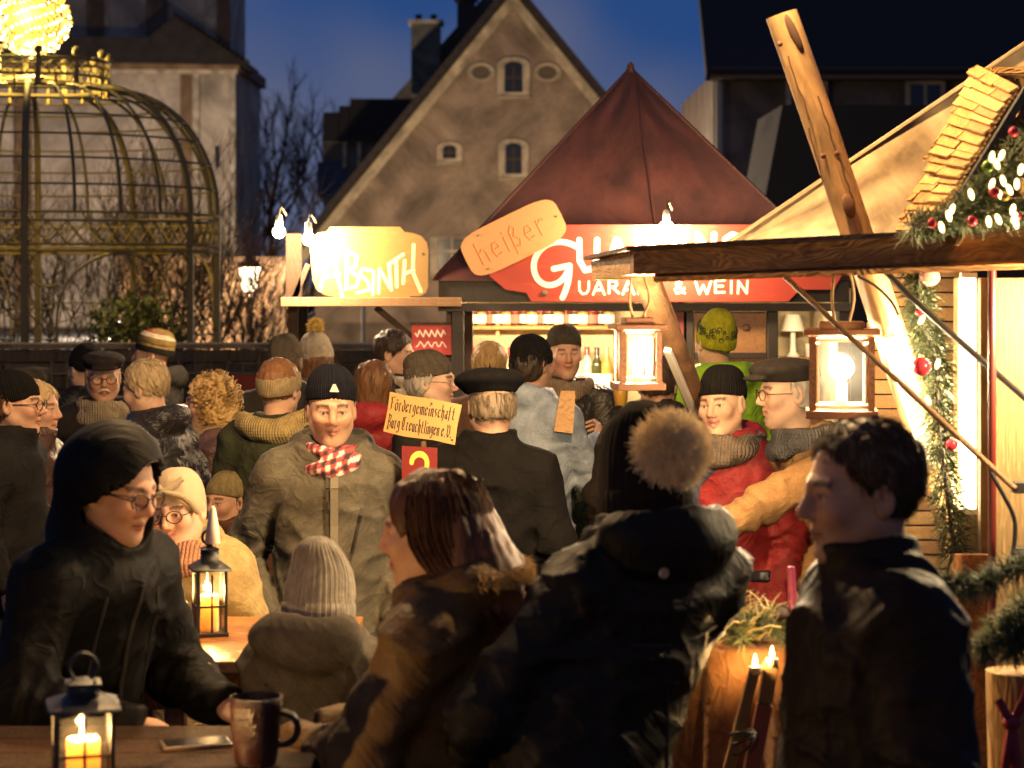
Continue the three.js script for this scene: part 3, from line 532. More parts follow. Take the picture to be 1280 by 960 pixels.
// ------------------------------------------------------------------ gabled house behind the stalls
const wallMat = mat([.33, .255, .195], { tex: 'blotch', texRep: .22, bump: 'stucco', bumpRep: .6, bumpScale: .015 });
const trimMat = mat([.58, .50, .38], { tex: 'blotch', texRep: .5, bump: 'stucco', bumpRep: 1, bumpScale: .008 });
const tileMat = mat([.055, .045, .045], { tex: 'blotch', texRep: .5, bump: 'stucco', bumpRep: 2, bumpScale: .03 });
const paneMat = mat([.02, .022, .026], { roughness: .12 });
function archWindow(p, x0, x1, y0, y1, d, o = {}) {      // pixel box of the opening; surround is proud of the wall; z local 0 = wall
  const X0 = px(x0, d), X1 = px(x1, d), Y0 = py(y1, d), Y1 = py(y0, d), w = X1 - X0, h = Y1 - Y0, cx = (X0 + X1) / 2, t = o.t ?? .2;
  const arc = (r, hh, yb) => { const s = []; s.push([-r, yb], [r, yb]); for (let i = 0; i <= 10; i++) { const a = i / 10 * Math.PI; s.push([Math.cos(a) * r, hh + Math.sin(a) * r * (o.flat ?? .55)]); } return s; };
  const sh = new THREE.Shape(arc(w / 2 + t, h - w * .27, -t * .6).map(q => new THREE.Vector2(...q)));
  sh.holes.push(new THREE.Path(arc(w / 2, h - w * .27, 0).reverse().map(q => new THREE.Vector2(...q))));
  const win = mesh('window', new THREE.ShapeGeometry(new THREE.Shape(arc(w / 2, h - w * .27, 0).map(q => new THREE.Vector2(...q)))).translate(cx, Y0, .012), paneMat, p);
  mesh('surround', new THREE.ExtrudeGeometry(sh, { depth: .09, bevelEnabled: true, bevelSize: .015, bevelThickness: .015, bevelSegments: 1 }).translate(cx, Y0, .002), trimMat, win);
  mesh('sash', [box(w, .05, .03, cx, Y0 + h * .48, .03), box(.04, h * .8, .034, cx, Y0 + h * .42, .03)], o.sash || M.darkwood, win);
  mesh('sill', box(w + t * 2.2, .09, .22, cx, Y0 - t * .6 - .03, .09, 0, 0, 0, .015), trimMat, win);
  return win;
}
{
  const d = 58, h = thing('gabled_house', 'brown plastered house with steep gable and small arched windows behind the stalls', 'house', [0, 0, -d]);
  const ax = px(641, d), ay = py(-6, d), sl = 270 / 221, ey = 3.0, half = (ay - ey) / sl;
  mesh('wall', prism([[ax - half, 0], [ax + half, 0], [ax + half, ey], [ax, ay], [ax - half, ey]], 12).translate(0, 0, -12), wallMat, h);
  const rk = (sgn, off, w, z0, dep, m, nm, parent) => {       // boards that follow the gable slope
    const n = V(sgn * sl, 1, 0).normalize(), a = V(ax, ay, 0).addScaledVector(n, off), b = V(ax + sgn * (half + .5), ey - .5 * sl, 0).addScaledVector(n, off);
    if (off) a.x = ax, a.y = ay + off / n.y;
    const q = n.clone().multiplyScalar(w), pts = [[a.x, a.y], [b.x, b.y], [b.x - q.x, b.y - q.y], [ax, a.y - w / n.y]];
    return mesh(nm, prism(sgn > 0 ? pts.reverse() : pts, dep).translate(0, 0, z0), m, parent || h);
  };
  for (const s of [-1, 1]) {
    const roof = rk(s, .24, .20, -12.3, 12.75, tileMat, 'roof');
    rk(s, .035, .26, .004, .14, trimMat, 'verge_board', roof);
    for (let i = 0; i < 24; i++) { const n = V(s * sl, 1, 0).normalize(), t = V(s, -sl, 0).normalize(), c = V(ax, ay + .24 / n.y, .452).addScaledVector(t, .18 + i * .33).addScaledVector(n, -.06); const tl = box(.31, .15, .05, c.x, c.y, c.z + .0, 0, 0, Math.atan2(t.y * s, t.x * s)); mesh('roof_tile', tl, tileMat, roof); }
  }
  archWindow(h, 630, 654, 76, 116, d, { t: .17 }); archWindow(h, 631, 653, 178, 218, d, { t: .16 });
  archWindow(h, 553, 571, 181, 199, d, { t: .14 });
  archWindow(h, 547, 583, 288, 338, d, { t: .2, flat: .02, sash: trimMat }); archWindow(h, 462, 480, 404, 440, d, { t: .16, flat: .02 });
  archWindow(h, 690, 724, 288, 336, d, { t: .16, flat: .02, sash: trimMat });
  for (const x of [601, 684]) { const w = mesh('oval_window', new THREE.CircleGeometry(.24, 24).scale(1.2, .8, 1).translate(px(x, d), py(90, d), .012), mat([.09, .07, .05]), h); mesh('surround', new THREE.TorusGeometry(.27, .07, 8, 28).scale(1.2, .8, 1).translate(px(x, d), py(90, d), .03), trimMat, w); }
  mesh('plinth', box(half * 2 + .1, .7, .15, ax, .35, .077), mat([.20, .15, .11], { tex: 'blotch', texRep: .4 }), h);
}
// neighbour behind it: roof flank with two chimneys
{
  const d = 72, h = thing('tall_house', 'tall house with tiled roof and two chimneys behind the brown gable', 'house', [0, 0, -d]);
  const m = mat([.13, .115, .095], { tex: 'blotch', texRep: .15, bump: 'stucco', bumpRep: .5, bumpScale: .03 }), wl = mat([.20, .175, .14], { tex: 'blotch', texRep: .2 });
  const P = [[px(488, d), py(126, d)], [px(610, d), py(-10, d)], [px(732, d), py(126, d)]];
  mesh('wall', box(P[2][0] - P[0][0] - .6, P[0][1], 9, (P[0][0] + P[2][0]) / 2, P[0][1] / 2, -4.6), wl, h);
  const roof = mesh('roof', prism(P.slice().reverse(), 10).translate(0, 0, -10), m, h);
  const ch = (x0, x1, y0, y1, nm, c, cap) => { const k = mesh(nm, box(px(x1, d) - px(x0, d), py(y0, d) - py(y1, d), .9, px((x0 + x1) / 2, d), (py(y0, d) + py(y1, d)) / 2, .2), c, h); mesh('chimney_cap', box(px(x1, d) - px(x0, d) + .2, .12, 1.1, px((x0 + x1) / 2, d), py(y0, d) + .06, .2), cap, k); for (const q of [-.25, .25]) mesh('flue', lathe([[.10, 0], [.12, .22], [.09, .22]], 10).translate(px((x0 + x1) / 2, d) + q, py(y0, d) + .12, .2), M.black, k); };
  ch(515, 551, 32, 120, 'chimney', mat([.20, .18, .13], { tex: 'blotch', texRep: .4, bump: 'stucco' }), trimMat); ch(572, 594, 2, 60, 'chimney', mat([.05, .03, .025], { bump: 'stucco' }), M.black);
}
{
  const d = 66, h = thing('annex', 'low annex with dark stepped roof and two pale posts beside the brown gable', 'building', [0, 0, -d]);
  const w = mat([.17, .15, .12], { tex: 'blotch', texRep: .3, bump: 'stucco' });
  mesh('wall', box(px(540, d) - px(405, d), py(176, d), 4, px(472, d), py(176, d) / 2, -2), w, h);
  for (const [x0, x1, y0, y1] of [[404, 424, 141, 178], [424, 438, 133, 178], [438, 545, 124, 178]]) mesh('roof', box(px(x1, d) - px(x0, d) - .02, py(y0, d) - py(y1, d), 4.4, px((x0 + x1) / 2, d), (py(y0, d) + py(y1, d)) / 2, -2), mat([.022, .018, .014], { bump: 'stucco' }), h);
  for (const x of [431, 449]) mesh('post', box(.11, 1.05, .1, px(x, d), py(188, d), .06), trimMat, h);
  mesh('window', box(.9, 1.1, .04, px(415, d), py(225, d), .02), paneMat, h);
}
// ------------------------------------------------------------------ church tower
{
  const d = 80, h = thing('church_tower', 'pale church tower with brown pilasters and dark skirt roof beyond the gazebo', 'church', [0, 0, -d]);
  const pale = mat([.58, .49, .39], { tex: 'blotch', texRep: .12, bump: 'stucco', bumpRep: .5, bumpScale: .02 }), brown = mat([.26, .16, .085], { tex: 'blotch', texRep: .3 }), dark = mat([.035, .026, .022], { tex: 'blotch', texRep: .5, bump: 'stucco', bumpRep: 1.5, bumpScale: .04 });
  const bx2 = (nm, x0, x1, y0, y1, z0, z1, m, p) => mesh(nm, box(px(x1, d) - px(x0, d), py(y0, d) - py(y1, d), z1 - z0, px((x0 + x1) / 2, d), (py(y0, d) + py(y1, d)) / 2, (z0 + z1) / 2), m, p || h);
  const Y = y => py(y, d), X = x => px(x, d);
  const lower = mesh('wall', box(X(294) - X(-60), Y(86), 8, (X(294) + X(-60)) / 2, Y(86) / 2, -4), pale, h);
  const upper = mesh('wall', box(X(277) - X(60), 9, 5, (X(277) + X(60)) / 2, Y(60) + 4.4, -4.6), pale, h);
  for (const [a, b] of [[96, 118], [172, 198], [262, 279]]) bx2('pilaster', a, b, -160, 62, -2.1, -1.93, brown, upper);
  bx2('pilaster', 118, 122, -160, 62, -2.1, -2.0, trimMat, upper); bx2('pilaster', 246, 262, -160, 62, -2.1, -2.03, trimMat, upper);
  bx2('pilaster', 226, 242, 86, 470, 0, .18, brown, lower); bx2('pilaster', 242, 250, 86, 470, 0, .26, trimMat, lower); bx2('pilaster', 286, 295, 86, 470, 0, .2, trimMat, lower); bx2('pilaster', 20, 40, 86, 470, 0, .2, brown, lower);
  const cn = bx2('cornice', -66, 301, 74, 88, -8.2, .42, brown); bx2('moulding', -62, 298, 88, 93, .18, .34, trimMat, cn);
  const roof = mesh('skirt_roof', prism([[X(-90), Y(76)], [X(312), Y(83)], [X(312), Y(80)], [X(222), Y(22)], [X(188), Y(50)], [X(96), Y(48)], [X(-40), Y(-10)]], 3.6).translate(0, 0, -2.9), dark, h);
  for (let i = 0; i < 16; i++) mesh('ridge_tile', box(.34, .14, .3, mix(X(222), X(312), i / 15.5), mix(Y(22), Y(81), i / 15.5) + .05, .72, 0, 0, -.58), dark, roof);
  const wn = mesh('slit_window', box(.16, .8, .06, X(272), Y(196), .03), paneMat, lower);
}
// ------------------------------------------------------------------ dark house beyond the timber hut
{
  const d = 42, h = thing('dark_house', 'unlit house with black roof and pale corner pipe beyond the tent', 'house', [0, 0, -d]);
  const X = x => px(x, d), Y = y => py(y, d), w = mat([.17, .14, .13], { tex: 'blotch', texRep: .3, bump: 'stucco' }), rf = mat([.012, .010, .012], { bump: 'stucco', bumpRep: 1 });
  mesh('wall', box(X(1420) - X(893), Y(90), 8, (X(1420) + X(893)) / 2, Y(90) / 2, -4.2), w, h);
  const roof = mesh('roof', quad(V(X(880), Y(92), .5), V(X(1440), Y(92), .5), V(X(1440), Y(92) + 5.2, -4.4), V(X(880), Y(92) + 5.2, -4.4), .25), rf, h);
  for (let i = 0; i < 4; i++) mesh('snow_guard', box(.9, .07, .09, X(965 + i * 108), Y(2 + (i % 2) * 4), -.9), mat([.05, .05, .055]), roof);
  mesh('eave_board', box(X(1430) - X(886), .22, .12, (X(1430) + X(886)) / 2, Y(94), .38), mat([.11, .075, .045]), h);
  const dp = mesh('downpipe', rod(V(X(899), 0, .12), V(X(899), Y(96), .12), .09, .09, 10), mat([.25, .22, .19], { roughness: .5, metalness: .4 }), h);
  for (const [x0, x1] of [[985, 1031], [1134, 1178]]) { const q = mesh('window', box(X(x1) - X(x0), 1.5, .06, X((x0 + x1) / 2), Y(103) - .8, .0), paneMat, h); for (const x of [x0, x1]) mesh('frame', box(.09, 1.6, .1, X(x), Y(103) - .8, .03), trimMat, q); mesh('frame', box(X(x1) - X(x0) + .09, .09, .104, X((x0 + x1) / 2), Y(103), .03), trimMat, q); mesh('glazing_bar', box(.06, 1.5, .08, X((x0 + x1) / 2), Y(103) - .8, .02), trimMat, q); }
  const d2 = 30, sd = thing('lean_to_shed', 'black lean-to roof in front of the dark house', 'shed', [0, 0, -d2]);
  mesh('roof', prism([[px(948, d2), py(290, d2)], [px(1300, d2), py(290, d2)], [px(1300, d2), py(131, d2)], [px(978, d2), py(131, d2)]], 3).translate(0, 0, -3), mat([.010, .009, .009], { bump: 'stucco' }), sd);
  mesh('wall', box(px(1290, d2) - px(955, d2), py(290, d2), 2.6, px(1122, d2), py(290, d2) / 2, -1.4), mat([.03, .025, .02]), sd);
  const d3 = 50, sm = thing('small_gable_roof', 'little dark gabled outhouse showing beside the red pyramid roof', 'shed', [0, 0, -d3]);
  mesh('roof', prism([[px(840, d3), py(215, d3)], [px(960, d3), py(215, d3)], [px(930, d3), py(100, d3)], [px(893, d3), py(138, d3)]], 3).translate(0, 0, -3), mat([.012, .012, .016]), sm);
  mesh('wall', box(px(950, d3) - px(850, d3), py(215, d3), 2.6, px(900, d3), py(215, d3) / 2, -1.4), w, sm);
}
// ------------------------------------------------------------------ bare trees and shrubs
function branches(list, p, dir, L, r, depth, spread, up) {
  const n = 4, pts = [p.clone()]; let q = p.clone(), dd = dir.clone();
  for (let i = 0; i < n; i++) { dd.add(V(rr(-.25, .25), rr(-.1, .2) * up, rr(-.25, .25))).normalize(); q = q.clone().addScaledVector(dd, L / n); pts.push(q); if (depth > 0 && i > 0) { const k = depth > 2 ? 1 : 2; for (let j = 0; j < k; j++) { const nd = dd.clone().add(V(rr(-1, 1), rr(-.3, .8), rr(-1, 1)).multiplyScalar(spread)).normalize(); branches(list, q, nd, L * rr(.45, .72), r * .55, depth - 1, spread, up); } } }
  list.push({ pts, r });
}
function bareTree(name, label, cat, pos, H, r, depth, m, group, spread = .8, stems = 1) {
  const t = thing(name, label, cat, pos, 0, group), L = [];
  for (let s = 0; s < stems; s++) branches(L, V(rr(-.1, .1) * (stems > 1 ? 6 : 0) * .4, 0, rr(-.1, .1)), V(rr(-.3, .3) * (stems > 1 ? 1.5 : .3), 1, rr(-.3, .3)).normalize(), H * .62, r, depth, spread, 1);
  const big = [], sm = []; for (const b of L) { const g = strands([b.pts], b.r, b.r > r * .4 ? 7 : b.r > r * .12 ? 4 : 3); (b.r > r * .3 ? big : sm).push(g); }
  mesh('trunk', big, m, t); if (sm.length) { const c = mesh('crown', sm, m, t); }
  return t;
}
const barkFar = mat([.075, .045, .022]), barkNear = mat([.075, .045, .022], { bump: 'stucco', bumpRep: 3 });
for (const [x, d, H] of [[318, 92, 8.2], [345, 96, 8.6], [372, 90, 8], [398, 97, 8.4], [303, 99, 7.5], [330, 105, 8.8], [386, 104, 8]]) bareTree('bare_tree', 'thin bare tree among the misty trees between the church tower and the annex', 'tree', [px(x, d), 0, -d], H, .16, 4, barkFar, 'bare trees between church and annex', .65);
for (const [x, d, H, st] of [[70, 23.5, 2.6, 5], [120, 24, 3.1, 6], [165, 23, 2.6, 6], [205, 24.5, 2.9, 6], [240, 23.5, 2.4, 5], [285, 24.5, 2.2, 6], [330, 25, 1.8, 5], [20, 24, 2.7, 5]]) bareTree('bare_shrub', 'leafless twiggy shrub growing behind the iron gazebo', 'shrub', [px(x, d), 0, -d], H, .022, 3, barkNear, 'leafless shrubs behind the gazebo', .7, st);
function leafBlob(n, rx, ry, rz, s, y0 = 0) {            // small leaf faces through a volume
  const P = [], U = []; for (let i = 0; i < n; i++) { let a; do a = V(rr(-1, 1), rr(-1, 1), rr(-1, 1)); while (a.lengthSq() > 1); const k = .75 + .35 * noise(a.x * 2, a.y * 2, a.z * 2 + n); const c = V(a.x * rx * k, y0 + a.y * ry * k, a.z * rz * k), u = V(rr(-1, 1), rr(-1, 1), rr(-1, 1)).normalize(), w = u.clone().cross(V(rr(-1, 1), rr(-1, 1), rr(-1, 1))).normalize(), l = s * rr(.6, 1.2); const A = c.clone().addScaledVector(u, l), B = c.clone().addScaledVector(w, l * .4), D = c.clone().addScaledVector(u, -l), E = c.clone().addScaledVector(w, -l * .4); for (const q of [A, B, D, A, D, E]) { P.push(q.x, q.y, q.z); U.push(0, 0); } }
  const g = new THREE.BufferGeometry(); g.setAttribute('position', new THREE.Float32BufferAttribute(P, 3)); g.setAttribute('uv', new THREE.Float32BufferAttribute(U, 2)); g.computeVertexNormals(); return g;
}
{
  const d = 21.6, t = thing('leafy_bush', 'green leafy bush growing inside the iron gazebo', 'bush', [px(172, d), 0, -d]);
  const L = []; for (let i = 0; i < 9; i++) branches(L, V(rr(-.3, .3), 0, rr(-.2, .2)), V(rr(-.4, .4), 1, rr(-.4, .4)).normalize(), 1.3, .015, 1, .6, 1);
  mesh('stems', L.map(b => strands([b.pts], b.r)), barkNear, t); mesh('foliage', leafBlob(1500, .75, .55, .5, .05, 1.45), mat([.085, .10, .022], { roughness: .6 }), t);
}
// ------------------------------------------------------------------ lit plaster wall, stone wall with railing, stone pillar
{
  const d = 27, w = thing('garden_wall', 'pinkish plaster garden wall lit up behind the street lantern', 'wall', [0, 0, -d]);
  mesh('wall', box(px(360, d) - px(150, d), py(330, d), .3, px(255, d), py(330, d) / 2, -.15), mat([.50, .33, .22], { tex: 'blotch', texRep: .4, bump: 'stucco', bumpRep: 1, bumpScale: .02 }), w);
  mesh('coping', box(px(360, d) - px(150, d) + .1, .09, .42, px(255, d), py(330, d) + .047, -.15), mat([.20, .13, .09]), w);
}
{
  const d = 16.5, y1 = py(436, d), w = thing('stone_wall', 'low rubble stone wall with iron railing behind the crowd', 'wall', [0, 0, -d]), m = [0, 1, 2, 3].map(i => mat([.24 + i * .03, .185 + i * .022, .125 + i * .012], { tex: 'blotch', texRep: 2, bump: 'stucco', bumpRep: 2, bumpScale: .02 }));
  mesh('core', box(px(640, d) - px(-60, d), y1 - .02, .3, px(290, d), y1 / 2 - .01, -.19), m[1], w);
  const geos = []; for (let i = 0; i < 8; i++) { const g = new RoundedBoxGeometry(1, 1, 1, 2, .12), p = g.attributes.position; for (let k = 0; k < p.count; k++) p.setXYZ(k, p.getX(k) + .07 * noise(p.getX(k) * 2 + i * 9, p.getY(k) * 2, p.getZ(k) * 2), p.getY(k) + .09 * noise(p.getX(k) * 2 + i * 5, p.getY(k) * 2 + 4, 3), p.getZ(k) + .1 * noise(p.getX(k) * 3, p.getY(k) * 3 + i, 3)); g.computeVertexNormals(); geos.push(g); }
  for (let r = 0; r < 7; r++) { const hh = .10; let x = px(-60, d) + rr(0, .2); while (x < px(640, d)) { const L = rr(.16, .34); const s = mesh('stone', geos[Math.floor(rnd() * 8)], m[Math.floor(rnd() * 4)], w); s.position.set(x + L / 2, y1 - .055 - r * hh, -.03 + rr(-.01, .015)); s.scale.set(L - .012, hh - .012, .12); x += L; } }
  mesh('coping', box(px(640, d) - px(-60, d), .035, .40, px(290, d), y1 + .02, -.16), mat([.17, .13, .09], { bump: 'stucco', tex: 'blotch', texRep: 1 }), w);
  const f = thing('iron_railing', 'thin iron railing standing before the rubble wall', 'railing', [0, 0, -15.6]), dd = 15.6;
  mesh('rail', rod(V(px(60, dd), py(467, dd), 0), V(px(345, dd), py(467, dd), 0), .009, .009, 6), M.iron, f); mesh('rail', rod(V(px(60, dd), py(556, dd), 0), V(px(345, dd), py(556, dd), 0), .009, .009, 6), M.iron, f);
  for (let x = 64; x < 345; x += 20) mesh('baluster', rod(V(px(x, dd), 0, 0), V(px(x, dd), py(451, dd), 0), .006, .006, 6), M.iron, f);
  const b = thing('red_banner', 'red cloth banner with orange letters hung on the railing', 'banner', [0, 0, -dd + .05]);
  { const c = document.createElement('canvas'); c.width = 256; c.height = 128; const x = c.getContext('2d'); x.fillStyle = '#6e1c12'; x.fillRect(0, 0, 256, 128); x.strokeStyle = '#f0852e'; x.lineWidth = 9; x.lineCap = 'round'; x.lineJoin = 'round'; x.beginPath();
    const k = (a, q) => [(a - 270) / 150 * 256, (q - 468) / 78 * 128]; x.moveTo(...k(296, 495)); x.quadraticCurveTo(...k(294, 530), ...k(301, 533)); x.quadraticCurveTo(...k(306, 530), ...k(306, 520)); x.quadraticCurveTo(...k(308, 532), ...k(314, 531)); x.quadraticCurveTo(...k(318, 524), ...k(317, 500)); x.stroke(); x.beginPath(); x.moveTo(...k(330, 498)); x.lineTo(...k(330, 532)); x.moveTo(...k(342, 505)); x.quadraticCurveTo(...k(341, 532), ...k(350, 531)); x.stroke();
    const t = new THREE.CanvasTexture(c); t.colorSpace = THREE.SRGBColorSpace; const g = new THREE.PlaneGeometry(px(420, dd) - px(270, dd), .45, 30, 8), p = g.attributes.position; for (let i = 0; i < p.count; i++) p.setZ(i, .015 * Math.sin(p.getX(i) * 16) + .01 * noise(p.getX(i) * 6, p.getY(i) * 6, 2)); g.computeVertexNormals(); g.translate(px(345, dd), py(507, dd), 0);
    mesh('cloth', g, new THREE.MeshStandardMaterial({ map: t, roughness: .8, side: THREE.DoubleSide }), b); for (const x0 of [272, 418]) mesh('tie', new THREE.TorusGeometry(.02, .004, 6, 10).translate(px(x0, dd), py(468, dd), 0), M.rope, b); }
  const p = thing('stone_pillar', 'weathered round-topped stone pillar at the end of the railing', 'pillar', [px(45, 15.8), 0, -15.8]);
  mesh('shaft', prism([[-.14, 0], [.14, 0], [.135, 1.33], [.11, 1.385], [0, 1.40], [-.11, 1.385], [-.135, 1.33]], .26, .012), mat([.20, .155, .085], { tex: 'blotch', texRep: 2, bump: 'stucco', bumpRep: 3, bumpScale: .02 }), p); mesh('foot', box(.38, .12, .38, 0, .06, .13, 0, 0, 0, .01), M.stone, p);
}
// ------------------------------------------------------------------ iron gazebo with fairy-light globe
{
  const d = 20.6, cx = px(40, d), Rg = 1.75, k = thing('iron_gazebo', 'domed wrought iron garden gazebo with lattice band beside the wall', 'gazebo', [cx, 0, -d]);
  const yS = py(270, d), yB = py(310, d), yT = py(112, d), rT = .70, m = M.iron, B = mat([.24, .18, .05], { roughness: .5, metalness: .35, bump: 'stucco', bumpRep: 3 });
  const pol = (a, r, y) => V(Math.sin(R(a)) * r, y, Math.cos(R(a)) * r), A = [10.5, 67, 100.5, 157, 190.5, 247, 280.5, 337];
  const dome = t => { const a = t * Math.PI / 2; return [mix(rT, Rg, Math.pow(Math.cos(a), .9)), mix(yS, yT, Math.sin(a))]; };
  const rib = (a, r, n) => tube(Array.from({ length: 12 }, (_, i) => { const [q, y] = dome(i / 11); return pol(a, q, y); }), r, 30, 6);
  const ring = (q, y, r) => new THREE.TorusGeometry(q, r, 6, 72).rotateX(Math.PI / 2).translate(0, y, 0);
  for (const a of A) { const p = mesh('post', bar(pol(a, Rg, 0), pol(a, Rg, yS + .02), .062, .062), m, k); mesh('post_foot', box(.12, .05, .12, pol(a, Rg, 0).x, .025, pol(a, Rg, 0).z), m, p); mesh('rib', rib(a, .033), m, k); }
  for (let i = 0; i < 8; i++) { const a = A[i], b = (A[(i + 1) % 8] - a + 360) % 360, n = b > 40 ? 3 : 1; for (let j = 1; j <= n; j++) mesh('thin_rib', rib(a + b * j / (n + 1), .016), m, k); }
  for (let i = 1; i < 7; i++) { const [q, y] = dome(i / 7.6); mesh('dome_wire', ring(q, y, .011), m, k); }
  for (const y of [yS, yS - .075, yB + .02, yB - .04]) mesh('band_ring', ring(Rg, y, .014), B, k);
  const per = 5.6; for (let a = 0; a < 360; a += per) { mesh('lattice_bar', rod(pol(a, Rg, yS - .08), pol(a + per, Rg, yB + .025), .008, .008, 5), B, k); mesh('lattice_bar', rod(pol(a + per, Rg, yS - .08), pol(a, Rg, yB + .025), .008, .008, 5), B, k); }
  for (let i = 0; i < 8; i++) {
    const a = A[i], b = (A[(i + 1) % 8] - a + 360) % 360;
    if (b > 40) {                                             // arch with two scroll rings
      const pts = []; for (let j = 0; j <= 20; j++) { const t = j / 20 * Math.PI, off = Math.cos(t) * b * .34; pts.push(pol(a + b / 2 - off, Rg, yB - .62 + Math.sin(t) * .56)); } pts.unshift(pol(a + b * .16, Rg, .05)); pts.push(pol(a + b * .84, Rg, .05)); mesh('arch', tube(pts, .012, 60, 6), B, k);
      for (const q of [.11, .89]) { const c = []; for (let j = 0; j <= 16; j++) { const t = j / 16 * 6.283; c.push(pol(a + b * q + Math.cos(t) * 5.2, Rg, yB - .20 + Math.sin(t) * .155)); } mesh('scroll', tube(c, .010, 32, 6), B, k); }
    }
    const x0 = b > 40 ? 0 : 0, xs = b > 40 ? [[a, a + b * .14], [a + b * .86, a + b]] : [[a + 3, a + b - 3]];
    for (const [u, v] of xs) for (let y = yB - .55; y > .2; y -= .27) { mesh('panel_bar', rod(pol(u, Rg, y), pol(v, Rg, y), .008, .008, 5), m, k); mesh('panel_bar', rod(pol(u, Rg, y), pol(v, Rg, y - .24), .006, .006, 5), m, k); mesh('panel_bar', rod(pol(v, Rg, y), pol(u, Rg, y - .24), .006, .006, 5), m, k); }
  }
  // crown: little railing with ball finials
  const cr = (q, y, r) => mesh('crown_ring', ring(q, y, r), m, k); cr(rT, yT, .02); cr(rT + .01, yT + .10, .014); cr(rT + .03, yT + .25, .016); cr(rT + .02, yT + .19, .010);
  for (let i = 0; i < 12; i++) { const a = 17 + i * 30, p = mesh('finial', [bar(pol(a, rT + .02, yT - .02), pol(a, rT + .02, yT + .29), .04, .04), new THREE.SphereGeometry(.045, 12, 8).translate(...pol(a, rT + .02, yT + .32))], m, k); for (let j = 0; j < 3; j++) { mesh('crown_bar', rod(pol(a + j * 10, rT + .01, yT + .1), pol(a + j * 10 + 10, rT + .01, yT + .22), .008, .008, 5), m, k); mesh('crown_bar', rod(pol(a + j * 10 + 10, rT + .01, yT + .1), pol(a + j * 10, rT + .01, yT + .22), .008, .008, 5), m, k); } }
  for (let i = 0; i < 24; i++) mesh('drop', rod(pol(i * 15, rT + .015, yT + .1), pol(i * 15, rT + .015, yT - .08), .012, .016, 6), B, k);
  for (let i = 0; i < 4; i++) mesh('globe_bracket', bar(pol(i * 90 + 20, rT, yT + .05), V(0, yT + .12, 0), .03, .03), m, k);
  // globe of fairy lights
  const gy = py(24, d), gr = .35, gl = thing('light_globe', 'big globe of golden fairy lights on top of the gazebo', 'light', [cx, gy, -d]);
  const wire = []; for (let i = 0; i < 7; i++) wire.push(new THREE.TorusGeometry(gr * .97, .006, 5, 40).rotateY(i / 7 * Math.PI)); for (let i = -2; i <= 2; i++) wire.push(new THREE.TorusGeometry(gr * .97 * Math.cos(i * .5), .006, 5, 40).rotateX(Math.PI / 2).translate(0, gr * .97 * Math.sin(i * .5), 0)); mesh('wire_frame', wire, M.black, gl);
  mesh('core', new THREE.IcosahedronGeometry(gr * .80, 3), mat([.55, .32, .05], { roughness: .6 }), gl);
  const bulb = new THREE.IcosahedronGeometry(.0125, 1), L1 = [], L2 = [];
  for (let i = 0; i < 900; i++) { const y = 1 - 2 * (i + .5) / 900, a = i * 2.39996, s = Math.sqrt(1 - y * y), q = gr * rr(.86, 1.05); const g = bulb.clone().scale(rr(.7, 1.4), rr(.7, 1.4), rr(.7, 1.4)).translate(Math.cos(a) * s * q, y * q, Math.sin(a) * s * q); (i % 3 ? L1 : L2).push(g); }
  const b1 = mesh('fairy_lights', L1, glow([1, .52, .07], 3.2), gl), b2 = mesh('fairy_lights', L2, glow([1, .80, .38], 7), gl); b1.userData.kind = b2.userData.kind = 'stuff';
  lamp(V(0, -.03 - gr * 1.15, .0), 26, [1, .66, .16], 8, gl); lamp(V(0, .0, gr * 1.2), 14, [1, .66, .16], 8, gl);
}
// ------------------------------------------------------------------ street lantern before the lit wall
function streetLantern(x, y, d, I, label) {
  const p = at(x, y, d), t = thing('street_lantern', label, 'street lantern', [p.x, 0, p.z]);
  const w = .13; mesh('pole', lathe([[.09, 0], [.09, .3], [.05, .36], [.04, p.y - .25], [.06, p.y - .22], [.001, p.y - .2]], 12), M.black, t);
  mesh('glass', lathe([[w * .72, p.y - .16], [w, p.y + .12], [.001, p.y + .12]], 6), glow([1, .80, .5], 16), t);
  mesh('roof', lathe([[w * 1.25, p.y + .125], [w * .5, p.y + .24], [.02, p.y + .27], [.02, p.y + .32], [.001, p.y + .32]], 6), M.black, t);
  lamp(V(0, p.y - .02, 0), I, [1, .70, .40], 6, t);
}
streetLantern(312, 347, 25.6, 50, 'lit street lantern on a black pole before the pinkish wall');
streetLantern(455, 318, 47, 240, 'lit street lantern standing before the brown gabled house');
streetLantern(770, 322, 46, 140, 'lit street lantern standing behind the red pyramid roof');
{ // floodlight on the ground that lights the church tower
  const p = V(px(150, 66), 0, -66), t = thing('floodlight', 'ground floodlight pointing up at the church tower', 'floodlight', p);
  mesh('housing', box(.6, .35, .3, 0, .3, .1, .5, 0, 0, .03), M.black, t); mesh('stand', box(.1, .3, .1, 0, .1, .1), M.black, t); mesh('glass', box(.5, .26, .02, 0, .40, -.08, .5, 0, 0), glow([1, .78, .5], 6), t); lamp(V(0, .6, -.5), 520, [1, .78, .58], 6, t);
}
